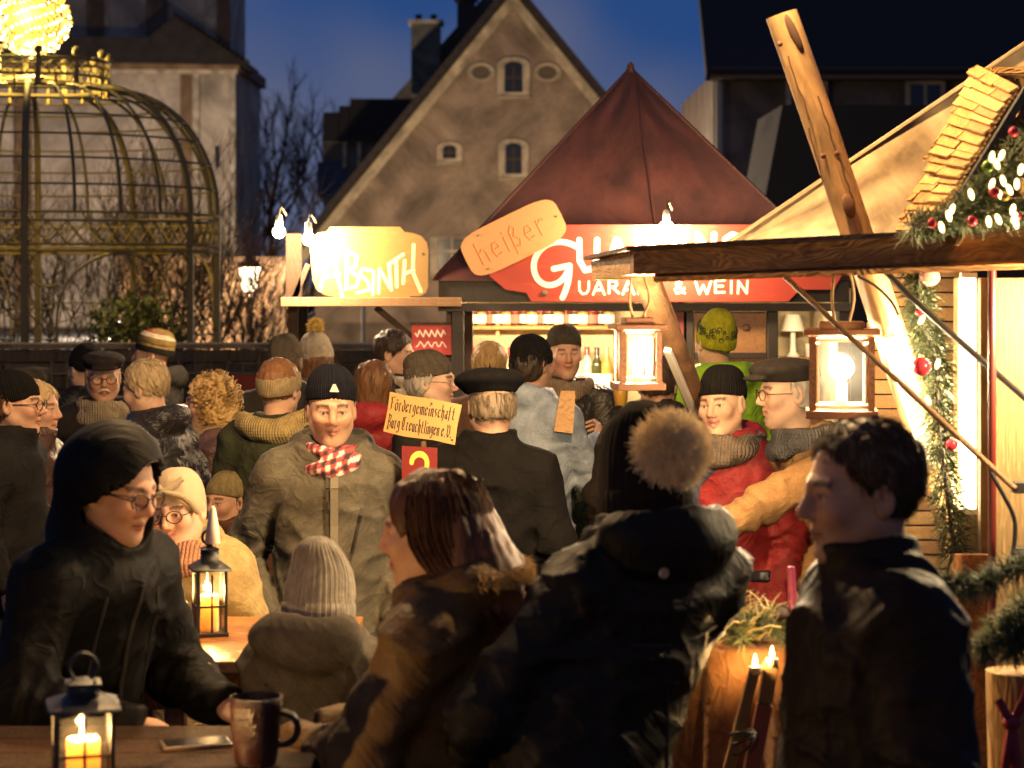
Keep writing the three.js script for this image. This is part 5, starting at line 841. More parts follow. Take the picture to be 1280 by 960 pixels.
// ------------------------------------------------------------------ hut and awning
function hexa(a, b, c, d, e, f, g, h) { return merge([quad(a, b, c, d, .0005), quad(e, h, g, f, .0005), quad(a, e, f, b, .0005), quad(b, f, g, c, .0005), quad(c, g, h, d, .0005), quad(d, h, e, a, .0005)]); }
{
  const aw = thing('awning', 'heavy timber awning slab over the lanterns of the wooden hut', 'awning');
  const fl = 6.0, N0 = at(792, 314, fl), N1 = at(792, 343, fl), R0 = at(1330, 286, 5.5), R1 = at(1330, 324, 5.5), B0 = at(738, 327, 6.7), B1 = at(740, 350, 6.7), Q0 = at(1240, 292, 6.5), Q1 = at(1240, 326, 6.5);
  mesh('beam', hexa(N0, R0, R0.clone().add(V(0, 0, -.07)), N0.clone().add(V(-.006, 0, -.07)), N1, R1, R1.clone().add(V(0, 0, -.07)), N1.clone().add(V(-.006, 0, -.07))), mat([.27, .155, .065], { tex: 'wood', texRep: [3, 1], bump: 'grain', bumpRep: [3, 1], roughness: .7 }), aw);
  const n0 = N0.clone().add(V(.002, 0, -.075)), n1 = N1.clone().add(V(.002, 0, -.075));
  mesh('beam', hexa(B0, n0, n0.clone().add(V(.08, 0, 0)), B0.clone().add(V(.08, 0, 0)), B1, n1, n1.clone().add(V(.08, 0, 0)), B1.clone().add(V(.08, 0, 0))), M.palewood, aw);
  mesh('roof_board', hexa(B0.clone().add(V(-.02, .016, 0)), N0.clone().add(V(-.02, .014, .02)), R0.clone().add(V(0, .014, .02)), Q0.clone().add(V(0, .016, 0)), B0.clone().add(V(-.02, .004, 0)), N0.clone().add(V(-.02, .002, .02)), R0.clone().add(V(0, .002, .02)), Q0.clone().add(V(0, .004, 0))), M.darkwood, aw);
  for (let i = 0; i < 5; i++) { const t0 = i / 5 + .004, t1 = (i + 1) / 5 - .004, L = (p, q, t) => p.clone().lerp(q, t); mesh('soffit_board', quad(L(n1, B1, t0).add(V(.09, .012, 0)), L(n1, B1, t1).add(V(.09, .012, 0)), L(R1, Q1, t1).add(V(-.02, .012, -.08)), L(R1, Q1, t0).add(V(-.02, .012, -.08)), .015), M.wood, aw); }
  mesh('edge_batten', bar(N1.clone().add(V(.06, -.008, .004)), R1.clone().add(V(0, -.008, .004)), .016, .03), M.wood, aw);
  const lg = thing('log_pole', 'thick peeled log standing up through the awning with its cut top showing', 'log'), a = at(1212, 720, 6.15), b = at(977, 18, 6.15);
  a.y = Math.max(0, a.y); const dir = b.clone().sub(a), foot = a.clone().addScaledVector(dir, -a.y / dir.y); mesh('trunk', log(foot, b, .052, .047, 18, 24), M.peeled, lg);
  mesh('knot', new THREE.SphereGeometry(.03, 12, 8).scale(.6, 1.2, .3).applyMatrix4(new THREE.Matrix4().makeRotationZ(.3)).translate(...at(1061, 258, 6.095)), mat([.09, .035, .015]), lg);
  mesh('bark_patch', new THREE.SphereGeometry(.04, 12, 8).scale(.35, 1.6, .25).applyMatrix4(new THREE.Matrix4().makeRotationZ(.42)).translate(...at(992, 42, 6.104)), mat([.05, .02, .01]), lg);
  for (const [x0, y0, x1, y1] of [[985, 70, 1012, 150], [1022, 120, 1046, 190], [1010, 160, 1030, 228], [1050, 200, 1066, 248]]) { const n = 6, p = []; for (let i = 0; i <= n; i++) p.push(at(mix(x0, x1, i / n) + rr(-1.5, 1.5), mix(y0, y1, i / n), 6.1)); mesh('drying_crack', tube(p, .0022, 14, 5), mat([.07, .03, .012]), lg); }
  for (const [x, y] of [[975, 55], [1029, 195], [1046, 192]]) mesh('knot', new THREE.SphereGeometry(.008, 8, 6).scale(1, 1, .5).translate(...at(x, y, 6.1)), mat([.08, .03, .012]), lg);
  const LT = at(806, 348, 6.72), LM = at(884, 535, 8.5), LD = LM.clone().sub(LT), LF = LT.clone().addScaledVector(LD, -LT.y / LD.y); const l2 = thing('prop_log', 'thinner peeled log propping the free end of the awning', 'log'); mesh('trunk', log(LF, LT, .05, .040, 14, 18), mat([.28, .13, .045], { tex: 'blotch', texRep: [2, 1], bump: 'grain', bumpRep: [1.2, .25] }), l2);
  const bt = thing('batten', 'pale sawn batten leaning beside the propping log', 'batten'); mesh('lath', bar(LT.clone().lerp(LM, .36).add(V(-.015, -.03, .05)), LT.clone().lerp(LM, 1.05).add(V(-.02, -.02, .05)), .026, .02, .003), M.white, bt);
  const b2 = thing('square_post', 'pale square post leaning against the thick peeled log', 'batten'); mesh('lath', bar(at(1110, 420, 6.02), at(1165, 580, 6.02), .042, .03, .004), M.white, b2);
  const gp = thing('guy_pole', 'thin wooden guy pole slanting down before the hanging lantern', 'pole'); mesh('rod', rod(at(978, 343, 5.95), at(1270, 612, 5.45), .0085, .0085, 8), M.wood, gp);
  const cb = thing('black_cable', 'black cable slanting across the bright hut wall', 'cable'); mesh('wire', tube([at(1100, 333, 5.9), at(1150, 382, 5.8), at(1215, 440, 5.7), at(1290, 505, 5.55)], .009, 24, 7), M.black, cb);
  const c2 = thing('thin_cable', 'thin dark wire drooping against the thick log', 'cable'); mesh('wire', tube([at(1072, 345, 5.98), at(1095, 358, 5.97), at(1115, 378, 5.96), at(1123, 394, 5.96)], .0045, 16, 6), M.black, c2);
  const c3 = thing('hanging_wire', 'black flex looping down beside the dark red pipe', 'cable'); mesh('wire', tube([at(1238, 590, 5.55), at(1252, 615, 5.55), at(1268, 650, 5.56), at(1266, 700, 5.56)], .006, 16, 6), M.black, c3);
}
{ // canvas tent behind the awning
  const t = thing('canvas_tent', 'ochre canvas tent gable rising behind the awning', 'tent'), cv = mat([.46, .34, .20], { tex: 'blotch', texRep: .7, bump: 'crease', bumpRep: 1.6, bumpScale: .008, roughness: .85 });
  const d = 6.9, n = 16, A = at(884, 322, d), B = at(1380, -12, d), Cc = at(1380, 322, d), P = [], U = [], I = [];
  for (let i = 0; i <= n; i++) for (let j = 0; j <= n; j++) { const u = i / n, top = A.clone().lerp(B, u), bot = A.clone().lerp(Cc, u), q = bot.lerp(top, j / n); q.z += .03 * Math.sin(u * 5) * Math.sin(j / n * 3) + .012 * noise(u * 8, j * .5, 1); P.push(q.x, q.y, q.z); U.push(q.x, q.y); if (i < n && j < n) { const k = i * (n + 1) + j; I.push(k, k + n + 1, k + n + 2, k, k + n + 2, k + 1); } }
  const g = new THREE.BufferGeometry(); g.setAttribute('position', new THREE.Float32BufferAttribute(P, 3)); g.setAttribute('uv', new THREE.Float32BufferAttribute(U, 2)); g.setIndex(I); g.computeVertexNormals(); mesh('gable', g, cv, t);
  mesh('roof', quad(A.clone().add(V(0, .004, .02)), B.clone().add(V(0, .004, .02)), B.clone().add(V(0, .004, -.12)), A.clone().add(V(0, .004, -.12)), .006), cv, t);
  mesh('hem', rod(A, B, .008, .008, 6), cv, t); mesh('pole', rod(V(B.x, 0, B.z - .05), B.clone().add(V(0, -.02, -.05)), .03, .03, 8), M.wood, t);
}
{ // hut
  const h = thing('wooden_hut', 'brightly lit wooden hut with shingled steep roof and plank walls', 'hut');
  const fa = at(1168, 288, 5.5), fb = at(1276, 112, 5.5), ba = at(1124, 292, 6.3), bb = at(1222, 84, 6.3), bd = [mat([.46, .29, .10], { tex: 'wood', texRep: [4, 2], bump: 'grain', bumpRep: [4, 2], bumpScale: .004 }), mat([.38, .22, .075], { tex: 'wood', texRep: [4, 2], bump: 'grain', bumpRep: [4, 2], bumpScale: .004 }), mat([.52, .36, .15], { tex: 'wood', texRep: [4, 2], bump: 'grain', bumpRep: [4, 2], bumpScale: .004 })];
    const up = fb.clone().sub(fa).normalize(), nrm = fb.clone().sub(fa).cross(ba.clone().sub(fa)).normalize(); if (nrm.x > 0) nrm.negate(); const dn = nrm.clone().multiplyScalar(-.07), roof = mesh('roof', quad(fa.clone().add(dn), fb.clone().add(dn), bb.clone().add(dn), ba.clone().add(dn), .004), bd[1], h);
  for (let r = 0; r < 17; r++) { let t = 0; while (t < 1) { const w = rr(.30, .55), t1 = Math.min(1, t + w), u0 = r / 17, u1 = Math.min(1.01, (r + 1.5) / 17); const q = (t, u) => fa.clone().lerp(fb, u).lerp(ba.clone().lerp(bb, u), t); const o = nrm.clone().multiplyScalar(.004 + rnd() * .006), o2 = nrm.clone().multiplyScalar(.016 + rnd() * .010); const j = rr(-.006, .006); mesh('shingle', quad(q(t + .008, u1).add(o), q(t1 - .008, u1).add(o), q(t1 - .008, u0).add(o2).addScaledVector(up, j), q(t + .008, u0).add(o2).addScaledVector(up, j), .009), bd[Math.floor(rnd() * 3)], roof); t = t1; } }
  for (let i = 0; i < 4; i++) mesh('ridge_board', bar(bb.clone().add(V(-.02, -.012 - i * .022, -.01 * i)), bb.clone().add(V(.5, -.01 - i * .024 + rr(-.006, .006), -.01 * i)), .018, .05), bd[i % 3], roof);
  mesh('rake_trim', bar(fa.clone().add(V(.012, .0, .02)), fb.clone().add(V(.012, .0, .02)), .02, .03), M.black, h);
  // gable boards behind the garland
  for (let i = 0; i < 8; i++) mesh('gable_board', box(.16, .050, .02, px(1290, 5.85) , py(285 - i * 25, 5.85), -5.85 - .02 * (i % 2)), bd[i % 3], h);
  // plank wall between log and post
  for (let i = 0; i < 26; i++) mesh('wall_plank', box(px(1212, 6.6) - px(1085, 6.6), .040, .03, px(1148, 6.6), py(338 + i * 18.2, 6.6), -6.6 + rr(-.005, .005), 0, 0, rr(-.004, .004), .004), bd[i % 3], h);
  const pw = mat([.62, .47, .25], { tex: 'wood', texRep: [3, 1], bump: 'grain', bumpRep: [3, 1] });
  mesh('corner_post', box(.065, 2.0, .07, px(1212, 6.02), 1.08, -6.05, 0, 0, 0, .005), pw, h); mesh('slim_post', box(.022, 2.0, .04, px(1232, 5.9), 1.08, -5.93, 0, 0, 0, .003), pw, h);
  for (let i = 0; i < 3; i++) mesh('wall_panel', box(.085, 2.0, .025, px(1262, 5.75) + i * .088, 1.08, -5.75, 0, 0, 0, .003), pw, h);
  mesh('red_pipe', rod(V(px(1240, 5.6), 0, -5.6), V(px(1240, 5.6), 2.12, -5.6), .011, .011, 10), mat([.10, .012, .008], { roughness: .4 }), h);
  for (const y of [610, 692]) mesh('pipe_clip', box(.035, .03, .03, px(1276, 5.6), py(y, 5.6), -5.62, 0, 0, 0, .003), M.black, h);
  mesh('apron_panel', box(.22, .62, .03, px(1240, 5.9), 1.02, -5.86), mat([.40, .20, .07], { tex: 'wood', texRep: 2 }), h);
  // strip light on the post
  const s = thing('strip_light', 'white glowing strip light mounted on the hut corner post', 'lamp', V(px(1212, 5.97), py(492, 5.97), -5.985));
  mesh('diffuser', box(.040, .64, .022, 0, 0, 0, 0, 0, 0, .005), glow([1, .84, .56], 5), s); for (const y of [-.327, .327]) mesh('end_cap', box(.044, .014, .026, 0, y, 0), M.white, s);
  { const l = new THREE.RectAreaLight(C(1, .70, .36), 380, .04, .64); l.position.set(-.024, 0, -.001); l.lookAt(l.position.x - 1, 0, -.5); s.add(l); const k = new THREE.RectAreaLight(C(1, .74, .42), 40, .04, .64); k.position.set(0, 0, .014); k.lookAt(0, 0, 2); s.add(k); }
}
// ------------------------------------------------------------------ fir garlands with baubles and bulbs
const firMat = mat([.035, .055, .018], { roughness: .7 }), firMat2 = mat([.085, .10, .030], { roughness: .7 });
function needles(pts, n, len, r, wide) { const cv = new THREE.CatmullRomCurve3(pts), L = []; for (let i = 0; i < n; i++) { const t = rnd(), p = cv.getPoint(t), g = cv.getTangent(t), v = V(rr(-1, 1), rr(-1, 1), rr(-1, 1)).normalize(), q = p.clone().addScaledVector(v, wide * Math.sqrt(rnd())), dd = v.multiplyScalar(.8).addScaledVector(g, rr(-.2, 1)).normalize(); L.push([q, q.clone().addScaledVector(dd, len * .5), q.clone().addScaledVector(dd, len * rr(.8, 1.2)).add(V(0, -len * .1, 0))]); } return strands(L, r); }
function garland(label, pts, wide, n, baubles, bulbs, len = .035) {
  const t = thing('fir_garland', label, 'garland'); mesh('stem', tube(pts, .006, 40, 5), M.darkwood, t); mesh('needles', needles(pts, n, len, .0022, wide), firMat, t); mesh('sprigs', needles(pts, n >> 1, len * .8, .0026, wide * .9), firMat2, t);
  for (const [x, y, d, r, c] of baubles) { const q = thing('bauble', c[0] > c[1] * 2 ? 'shiny red bauble hanging in the fir garland on the hut' : 'shiny golden bauble hanging in the fir garland on the hut', 'bauble', at(x, y, d), 0, 'baubles in the hut garlands'); mesh('ball', new THREE.SphereGeometry(r, 20, 14), mat(c, { roughness: .18, metalness: .3 }), q); mesh('cap', new THREE.CylinderGeometry(r * .22, r * .22, r * .25, 10).translate(0, r * 1.05, 0), mat([.5, .38, .14], { metalness: .8, roughness: .3 }), q); }
  const bg = new THREE.SphereGeometry(.0085, 10, 8).scale(.8, 1.7, .8); for (const [x, y, d] of bulbs) { const q = mesh('candle_bulb', bg.clone().rotateZ(rr(-.6, .6)).translate(...at(x, y, d)), glow([1, .70, .28], 6), t); }
  return t;
}
{
  const red = [.42, .03, .045], gold = [.45, .30, .06], pale = [.6, .4, .35], q = 5.42;
  garland('fir garland with candle bulbs along the foot of the hut gable', [at(1140, 284, q), at(1180, 274, q), at(1225, 268, q), at(1300, 262, q)], .032, 620, [[1165, 279, q - .05, .012, red], [1215, 276, q - .05, .013, red], [1270, 270, q - .05, .013, red]], [[1177, 284, q - .06], [1186, 270, q - .06], [1190, 262, q - .06], [1236, 277, q - .06], [1248, 274, q - .06], [1266, 262, q - .08], [1268, 272, q - .08], [1270, 279, q - .08]], .04);
  garland('fir garland with bulbs and baubles climbing the hut gable', [at(1205, 262, q), at(1235, 235, q), at(1258, 205, q), at(1300, 160, q)], .036, 620, [[1235, 208, q - .05, .016, [.12, .2, .03]], [1243, 240, q - .06, .014, red], [1267, 165, q - .05, .013, red], [1256, 246, q - .06, .012, gold]], [[1214, 243, q - .06], [1240, 196, q - .06], [1246, 205, q - .06], [1252, 194, q - .06], [1240, 230, q - .06], [1254, 226, q - .06], [1262, 237, q - .06], [1271, 230, q - .06], [1276, 212, q - .06], [1250, 243, q - .06]], .04);
  garland('fir garland with red baubles hanging down the hut plank wall', [at(1146, 330, 5.95), at(1152, 400, 5.95), at(1168, 450, 5.95), at(1172, 520, 5.95), at(1180, 590, 5.95), at(1195, 700, 5.95)], .040, 1700, [[1162, 345, 5.88, .028, pale], [1152, 458, 5.86, .026, red], [1190, 556, 5.86, .017, red], [1186, 332, 5.88, .018, pale], [1150, 390, 5.87, .012, red]], [[1152, 400, 5.86], [1172, 455, 5.86], [1160, 500, 5.86]], .04);
}
// ------------------------------------------------------------------ lanterns
function woodLantern(label, x, y, d, w, h, I, beamY, turn) {
  const p = at(x, y, d), t = thing('hanging_lantern', label, 'lantern', V(p.x, p.y - h / 2, p.z), turn), f = .018, m = mat([.20, .085, .035], { tex: 'wood', texRep: 4, roughness: .6 });
  mesh('base', box(w + .02, .022, w + .02, 0, .011, 0, 0, 0, 0, .003), m, t); mesh('roof', [box(w + .03, .016, w + .03, 0, h - .008, 0, 0, 0, 0, .003), box(w * .7, .02, w * .7, 0, h + .01, 0, 0, 0, 0, .004)], m, t);
  for (const a of [-1, 1]) for (const b of [-1, 1]) mesh('corner_post', box(f, h - .04, f, a * (w - f) / 2, h / 2, b * (w - f) / 2), m, t);
  for (let i = 0; i < 4; i++) { const a = i * Math.PI / 2, g = new THREE.PlaneGeometry(w - f * 2, h - .04).translate(0, h / 2, w / 2 - f / 2).rotateY(a); const pn = mesh('pane', g, M.glass, t); mesh('inner_frame', merge([box(w - f * 2, .010, .008, 0, .032, w / 2 - f), box(w - f * 2, .010, .008, 0, h - .03, w / 2 - f), box(.008, h - .08, .008, -(w / 2 - f - .006), h / 2, w / 2 - f), box(.008, h - .08, .008, (w / 2 - f - .006), h / 2, w / 2 - f)]).rotateY(a), mat([.5, .30, .15]), pn); }
  mesh('bulb', new THREE.SphereGeometry(w * .19, 18, 14).translate(0, h * .56, 0), glow([1, .86, .6], 34), t); mesh('bulb_socket', lathe([[.001, .02], [.02, .02], [.012, h * .56 - w * .17], [.001, h * .56 - w * .17]], 10), M.white, t);
  lamp(V(0, h * .56, 0), I, [1, .74, .42], w * .19 / .02, t);
  for (const q of [-1, 1]) mesh('cord', tube([V(q * w * .12, h + .02, 0), V(q * .03 + .004, h + (beamY - p.y - h / 2) * .5, .01), V(q * .02, beamY - p.y + h / 2, 0)], .0045, 14, 6), M.rope, t);
}
woodLantern('small glowing wooden lantern hanging at the free end of the awning', 797, 446, 6.45, .125,   .195, 11, py(346, 6.45), .12);
woodLantern('large glowing wooden lantern hanging beside the thick log', 1052, 466, 6.0, .178, .245, 8, py(332, 6.0), -.14);
function tableLantern(label, pos, w, h, m, I, turn) {
  const t = thing('candle_lantern', label, 'lantern', pos, turn), hb = h * .62;
  mesh('base', box(w, .012, w, 0, .006, 0, 0, 0, 0, .002), m, t); mesh('roof', lathe([[w * .80, hb], [w * .80, hb + .008], [w * .34, hb + h * .10], [w * .34, hb + h * .2], [w * .40, hb + h * .2], [.001, hb + h * .24]], 4).rotateY(Math.PI / 4), m, t);
  mesh('ring_handle', new THREE.TorusGeometry(w * .22, .004, 6, 18).translate(0, hb + h * .31, 0), m, t);
  for (const a of [-1, 1]) for (const b of [-1, 1]) mesh('corner_post', box(.009, hb - .012, .009, a * (w / 2 - .008), hb / 2 + .006, b * (w / 2 - .008)), m, t);
  for (let i = 0; i < 4; i++) { const a = i * Math.PI / 2, pn = mesh('pane', new THREE.PlaneGeometry(w - .03, hb - .02).translate(0, hb / 2, w / 2 - .010).rotateY(a), M.glass, t); mesh('glazing_bar', merge([box(.006, hb - .02, .005, 0, hb / 2, w / 2 - .006), box(w - .02, .006, .005, 0, hb * .46, w / 2 - .006)]).rotateY(a), m, pn); }
  mesh('candle', lathe([[.001, .012], [w * .27, .012], [w * .27, hb * .60], [w * .24, hb * .62], [w * .16, hb * .58], [.001, hb * .57]], 20), new THREE.MeshPhysicalMaterial({ color: C(.85, .60, .28), roughness: .5, transmission: .35, thickness: 0 }), t);
  mesh('flame', lathe([[.001, 0], [.006, .008], [.0065, .014], [.003, .028], [.001, .036]], 12).translate(0, hb * .60, 0), glow([1, .62, .18], 40), t);
  lamp(V(0, hb * .60 + .016, 0), I, [1, .55, .18], .35, t);
}
// ------------------------------------------------------------------ standing tables and what is on them
{
  const t = thing('standing_table', 'rough standing table with rounded corner carrying lantern and dark mug', 'table', [0, 0, -4.66]), s = [];
  const W0 = -1.5, W1 = -.42, D0 = -.28, D1 = .28; const pl = 4; for (let i = 0; i < pl; i++) { const z = D0 + (i + .5) * (D1 - D0) / pl; mesh('plank', box(W1 - W0 - (i === 0 || i === pl - 1 ? .05 : 0), .032, (D1 - D0) / pl - .003, (W0 + W1) / 2 - (i === 0 || i === pl - 1 ? .025 : 0), 1.044, z, 0, 0, 0, .006), mat([.060 + .010 * (i % 2), .034, .014], { tex: 'wood', texRep: [2.5, 1], bump: 'grain', bumpRep: [2.5, 1], bumpScale: .004, roughness: .75, spec: .3 }), t); }
  for (const x of [W0 + .12, W1 - .14]) for (const z of [-.2, .2]) mesh('leg', box(.06, 1.028, .06, x, .514, z, 0, 0, 0, .005), M.darkwood, t); mesh('stretcher', box(W1 - W0 - .3, .05, .04, (W0 + W1) / 2, .25, 0), M.darkwood, t);
  const u = thing('standing_table', 'glossy brown standing table behind the hooded man carrying a tall lantern', 'table', [px(305, 6.1), 0, -6.12]);
  for (let i = 0; i < 5; i++) mesh('plank', box(.62, .035, .145, 0, 1.043, -.30 + i * .15, 0, 0, 0, .005), M.table, u); mesh('apron', box(.56, .10, .66, 0, .972, 0), M.table, u);
  for (const x of [-.24, .24]) for (const z of [-.28, .28]) mesh('leg', box(.06, .92, .06, x, .46, z, 0, 0, 0, .005), M.table, u);
  tableLantern('black metal candle lantern on the rough standing table', at(104, 985, 4.34).setY(1.0605), .125, .26, M.black, 1.5, .25);
  tableLantern('tall black candle lantern on the glossy brown table', V(px(262, 6.16), 1.0605, -6.16), .095, .30, M.black, 1.8, .3);
  const c = thing('glint_cone', 'pale tapered cone standing in for the glint on top of the lantern on the glossy table', 'candle', V(px(264, 6.16) + .004, 1.0605 + .30 * .87, -6.16)); mesh('wax', lathe([[.001, 0], [.022, 0], [.017, .05], [.008, .10], [.001, .108]], 14), mat([.8, .68, .5], { roughness: .5 }), c); mesh('wick', rod(V(0, .106, 0), V(.001, .118, 0), .0015, .001, 5), M.black, c);  // bright glint on the lantern top, modelled as a pale cone
  const mg = thing('stoneware_mug', 'dark red glazed mug on the rough standing table', 'mug', at(320, 948, 4.55).setY(1.0605)), gm = mat([.028, .009, .007], { roughness: .3, bump: 'stucco', bumpRep: 3 });
  mesh('wall', lathe([[0, 0], [.040, 0], [.044, .006], [.050, .05], [.055, .125], [.056, .142], [.052, .143], [.048, .06], [.040, .008], [0, .008]], 28), gm, mg); mesh('handle', new THREE.TorusGeometry(.033, .008, 8, 20, 4.4).rotateZ(-2.2).translate(.055, .075, 0), gm, mg);
  const ph = thing('phone', 'flat phone lying on the rough table under the hooded man\'s hand', 'phone', at(245, 928, 4.72).setY(1.0605), .3); mesh('case', box(.15, .009, .075, 0, .005, 0, 0, 0, 0, .003), mat([.10, .07, .05], { roughness: .35 }), ph); mesh('screen', box(.138, .001, .066, 0, .0105, 0), mat([.015, .013, .012], { roughness: .12 }), ph);
}
// ------------------------------------------------------------------ draped barrel table with greenery, candle, stakes
{
  const d = 5.25, cx = px(930, d), t = thing('draped_table', 'round table draped in orange cloth with fir greenery on top', 'table', [cx, 0, -d]), Rr = .165, ty = py(800, d);
  mesh('tabletop', new THREE.CylinderGeometry(Rr, Rr, .03, 32).translate(0, ty - .02, 0), M.darkwood, t); mesh('leg', rod(V(0, 0, 0), V(0, ty - .035, 0), .05, .04, 12), M.darkwood, t);
  const P = [], U = [], I = [], n = 96, m = 24; for (let j = 0; j <= m; j++) for (let i = 0; i <= n; i++) { const a = i / n * 6.28318, v = j / m, f = sst(.08, .5, v), r = v < .12 ? Rr * v / .12 * 1.02 : Rr * 1.03 + f * (.035 + .030 * Math.sin(a * 9 + Math.sin(a * 3)) + .012 * Math.sin(a * 19)); const y = v < .12 ? ty + .004 : ty + .002 - (v - .12) / .88 * (ty - .12); P.push(Math.sin(a) * r, y, Math.cos(a) * r); U.push(a * .2, v); if (i < n && j < m) { const k = j * (n + 1) + i; I.push(k, k + n + 1, k + n + 2, k, k + n + 2, k + 1); } }
  const g = new THREE.BufferGeometry(); g.setAttribute('position', new THREE.Float32BufferAttribute(P, 3)); g.setAttribute('uv', new THREE.Float32BufferAttribute(U, 2)); g.setIndex(I); g.computeVertexNormals();
  const cl = thing('tablecloth', 'orange cloth draped in folds over the round table', 'tablecloth', [cx, 0, -d]); mesh('cloth', g, mat([.33, .14, .04], { bump: 'fold', bumpRep: 1.5, bumpScale: .005, tex: 'fabric', texRep: 4, roughness: .8 }), cl);
  const w = thing('fir_arrangement', 'heap of fir twigs, moss and straw lying on the orange cloth', 'decoration', [cx, ty + .006, -d]);
  for (let k = 0; k < 9; k++) { const a = k / 9 * 6.28 + .3, p = [V(0, .03, 0), V(Math.sin(a) * .09, .045, Math.cos(a) * .09), V(Math.sin(a + .3) * .19, .02, Math.cos(a + .3) * .19)]; mesh('fir_twig', merge([tube(p, .004, 10, 5), needles(p, 220, .034, .002, .012)]), k % 3 ? firMat2 : firMat, w); }
  const straw = []; for (let i = 0; i < 170; i++) { const a = rr(0, 6.28), r = rr(.02, .18), p = V(Math.sin(a) * r, rr(.012, .07), Math.cos(a) * r), v = V(rr(-1, 1), rr(-.2, .5), rr(-1, 1)).normalize(); straw.push([p, p.clone().addScaledVector(v, .03).add(V(0, .008, 0)), p.clone().addScaledVector(v, .07)]); } mesh('straw', strands(straw, .0028), mat([.32, .25, .09], { roughness: .7 }), w);
  for (let i = 0; i < 4; i++) mesh('pine_cone', lathe([[.001, 0], [.018, .006], [.022, .02], [.014, .042], [.001, .05]], 10).rotateX(rr(-.8, .8)).translate(rr(-.12, .12), .04, rr(.02, .12)), M.darkwood, w);
  const ca = thing('taper_candle', 'unlit pink taper candle standing in the fir greenery', 'candle', V(px(992, 5.2), ty + .02, -5.2)); mesh('wax', rod(V(0, 0, 0), V(-.006, .165, 0), .0115, .009, 14), mat([.30, .045, .13], { roughness: .4 }), ca); mesh('wick', rod(V(-.006, .165, 0), V(-.005, .178, 0), .0015, .0012, 5), M.black, ca);
  // two split stakes tied with wire before the cloth, flame cups added on their tips
  const sd = 4.95, sk = mat([.62, .40, .17], { tex: 'wood', texRep: 5, bump: 'grain', bumpRep: 5 });
  const s1 = thing('split_stake', 'pale split wooden stake leaning before the orange cloth', 'stake'); mesh('shaft', bar(at(898, 1010, sd), at(943, 838, sd), .026, .02, .004), sk, s1);
  const s2 = thing('split_stake', 'broad dark red stake with pale tip leaning before the orange cloth', 'stake'); mesh('shaft', bar(at(930, 1010, sd + .02), at(956, 880, sd + .02), .038, .022, .004), mat([.17, .035, .02], { roughness: .6 }), s2); mesh('tip', bar(at(956, 879, sd + .02), at(964, 828, sd + .02), .036, .022, .004), sk, s2);
  for (const [x, y, q] of [[944, 836, sd], [965, 826, sd + .02]]) { const f = thing('added_flame_cup', x < 950 ? 'added burning wax cup lighting the tip of the pale stake' : 'added burning wax cup lighting the tip of the dark red stake', 'candle', at(x, y, q)); mesh('wax', lathe([[.001, -.012], [.014, -.012], [.015, .006], [.010, .004], [.001, .003]], 14), M.wax, f); mesh('flame', lathe([[.001, 0], [.005, .007], [.0055, .012], [.0025, .024], [.001, .03]], 12).translate(0, .004, 0), glow([1, .66, .22], 26), f); lamp(V(0, .016, 0), .22, [1, .58, .2], .3, f); }  // small flames added to light the stake tips and the cloth
  const wt = thing('wire_tie', 'dark wire loop binding the two stakes', 'wire'); mesh('loop', merge([0, 1, 2].map(i => new THREE.TorusGeometry(.028 + i * .004, .0035, 6, 20).rotateX(1.2 + i * .3).rotateZ(i * .4).translate(...at(929, 918 + i * 5, sd)))), M.black, wt);
}
// ------------------------------------------------------------------ stump with ribbon and fir at the hut's foot
{
  const d = 4.9, t = thing('log_stump', 'upright peeled log stump tied with a red ribbon beside the hut', 'log', [px(1268, d), 0, -d]); mesh('trunk', log(V(0, 0, 0), V(.01, py(838, d), 0), .085, .07, 20, 16, .008), mat([.50, .31, .12], { tex: 'blotch', texRep: [3, 1.5], bump: 'grain', bumpRep: [2, .4], bumpScale: .005 }), t);
  const rb = thing('red_ribbon', 'red cloth ribbon knotted round the peeled stump', 'ribbon', [px(1252, d), py(892, d), -d + .10]), rm = mat([.26, .015, .022], { roughness: .6 }); mesh('knot', new THREE.SphereGeometry(.022, 12, 10).scale(1, .8, .7), rm, rb);
  for (const [x, y] of [[.04, .085], [-.03, .05], [-.016, -.11], [.012, -.12]]) mesh('tail', tube([V(0, 0, 0), V(x * .5, y * .45, .012), V(x, y, .0)], .011, 12, 6).scale(1, 1, .5), rm, rb);
  for (const [k, pts] of [[0, [[1300, 700], [1255, 715], [1210, 735], [1180, 728]]], [1, [[1300, 740], [1265, 770], [1240, 800], [1228, 812]]], [2, [[1300, 760], [1280, 790], [1262, 815]]]]) { const p = pts.map(([x, y], i) => at(x, y, 4.9 - i * .03)), f = thing('fir_branch', ['fir branch reaching out from the hut over the man\'s shoulder', 'drooping fir branch above the ribboned stump', 'short fir branch resting on top of the stump'][k], 'branch'); mesh('stem', tube(p, .005, 20, 5), M.darkwood, f); mesh('needles', needles(p, 620, .042, .0022, .016), k ? firMat2 : firMat, f); }
}

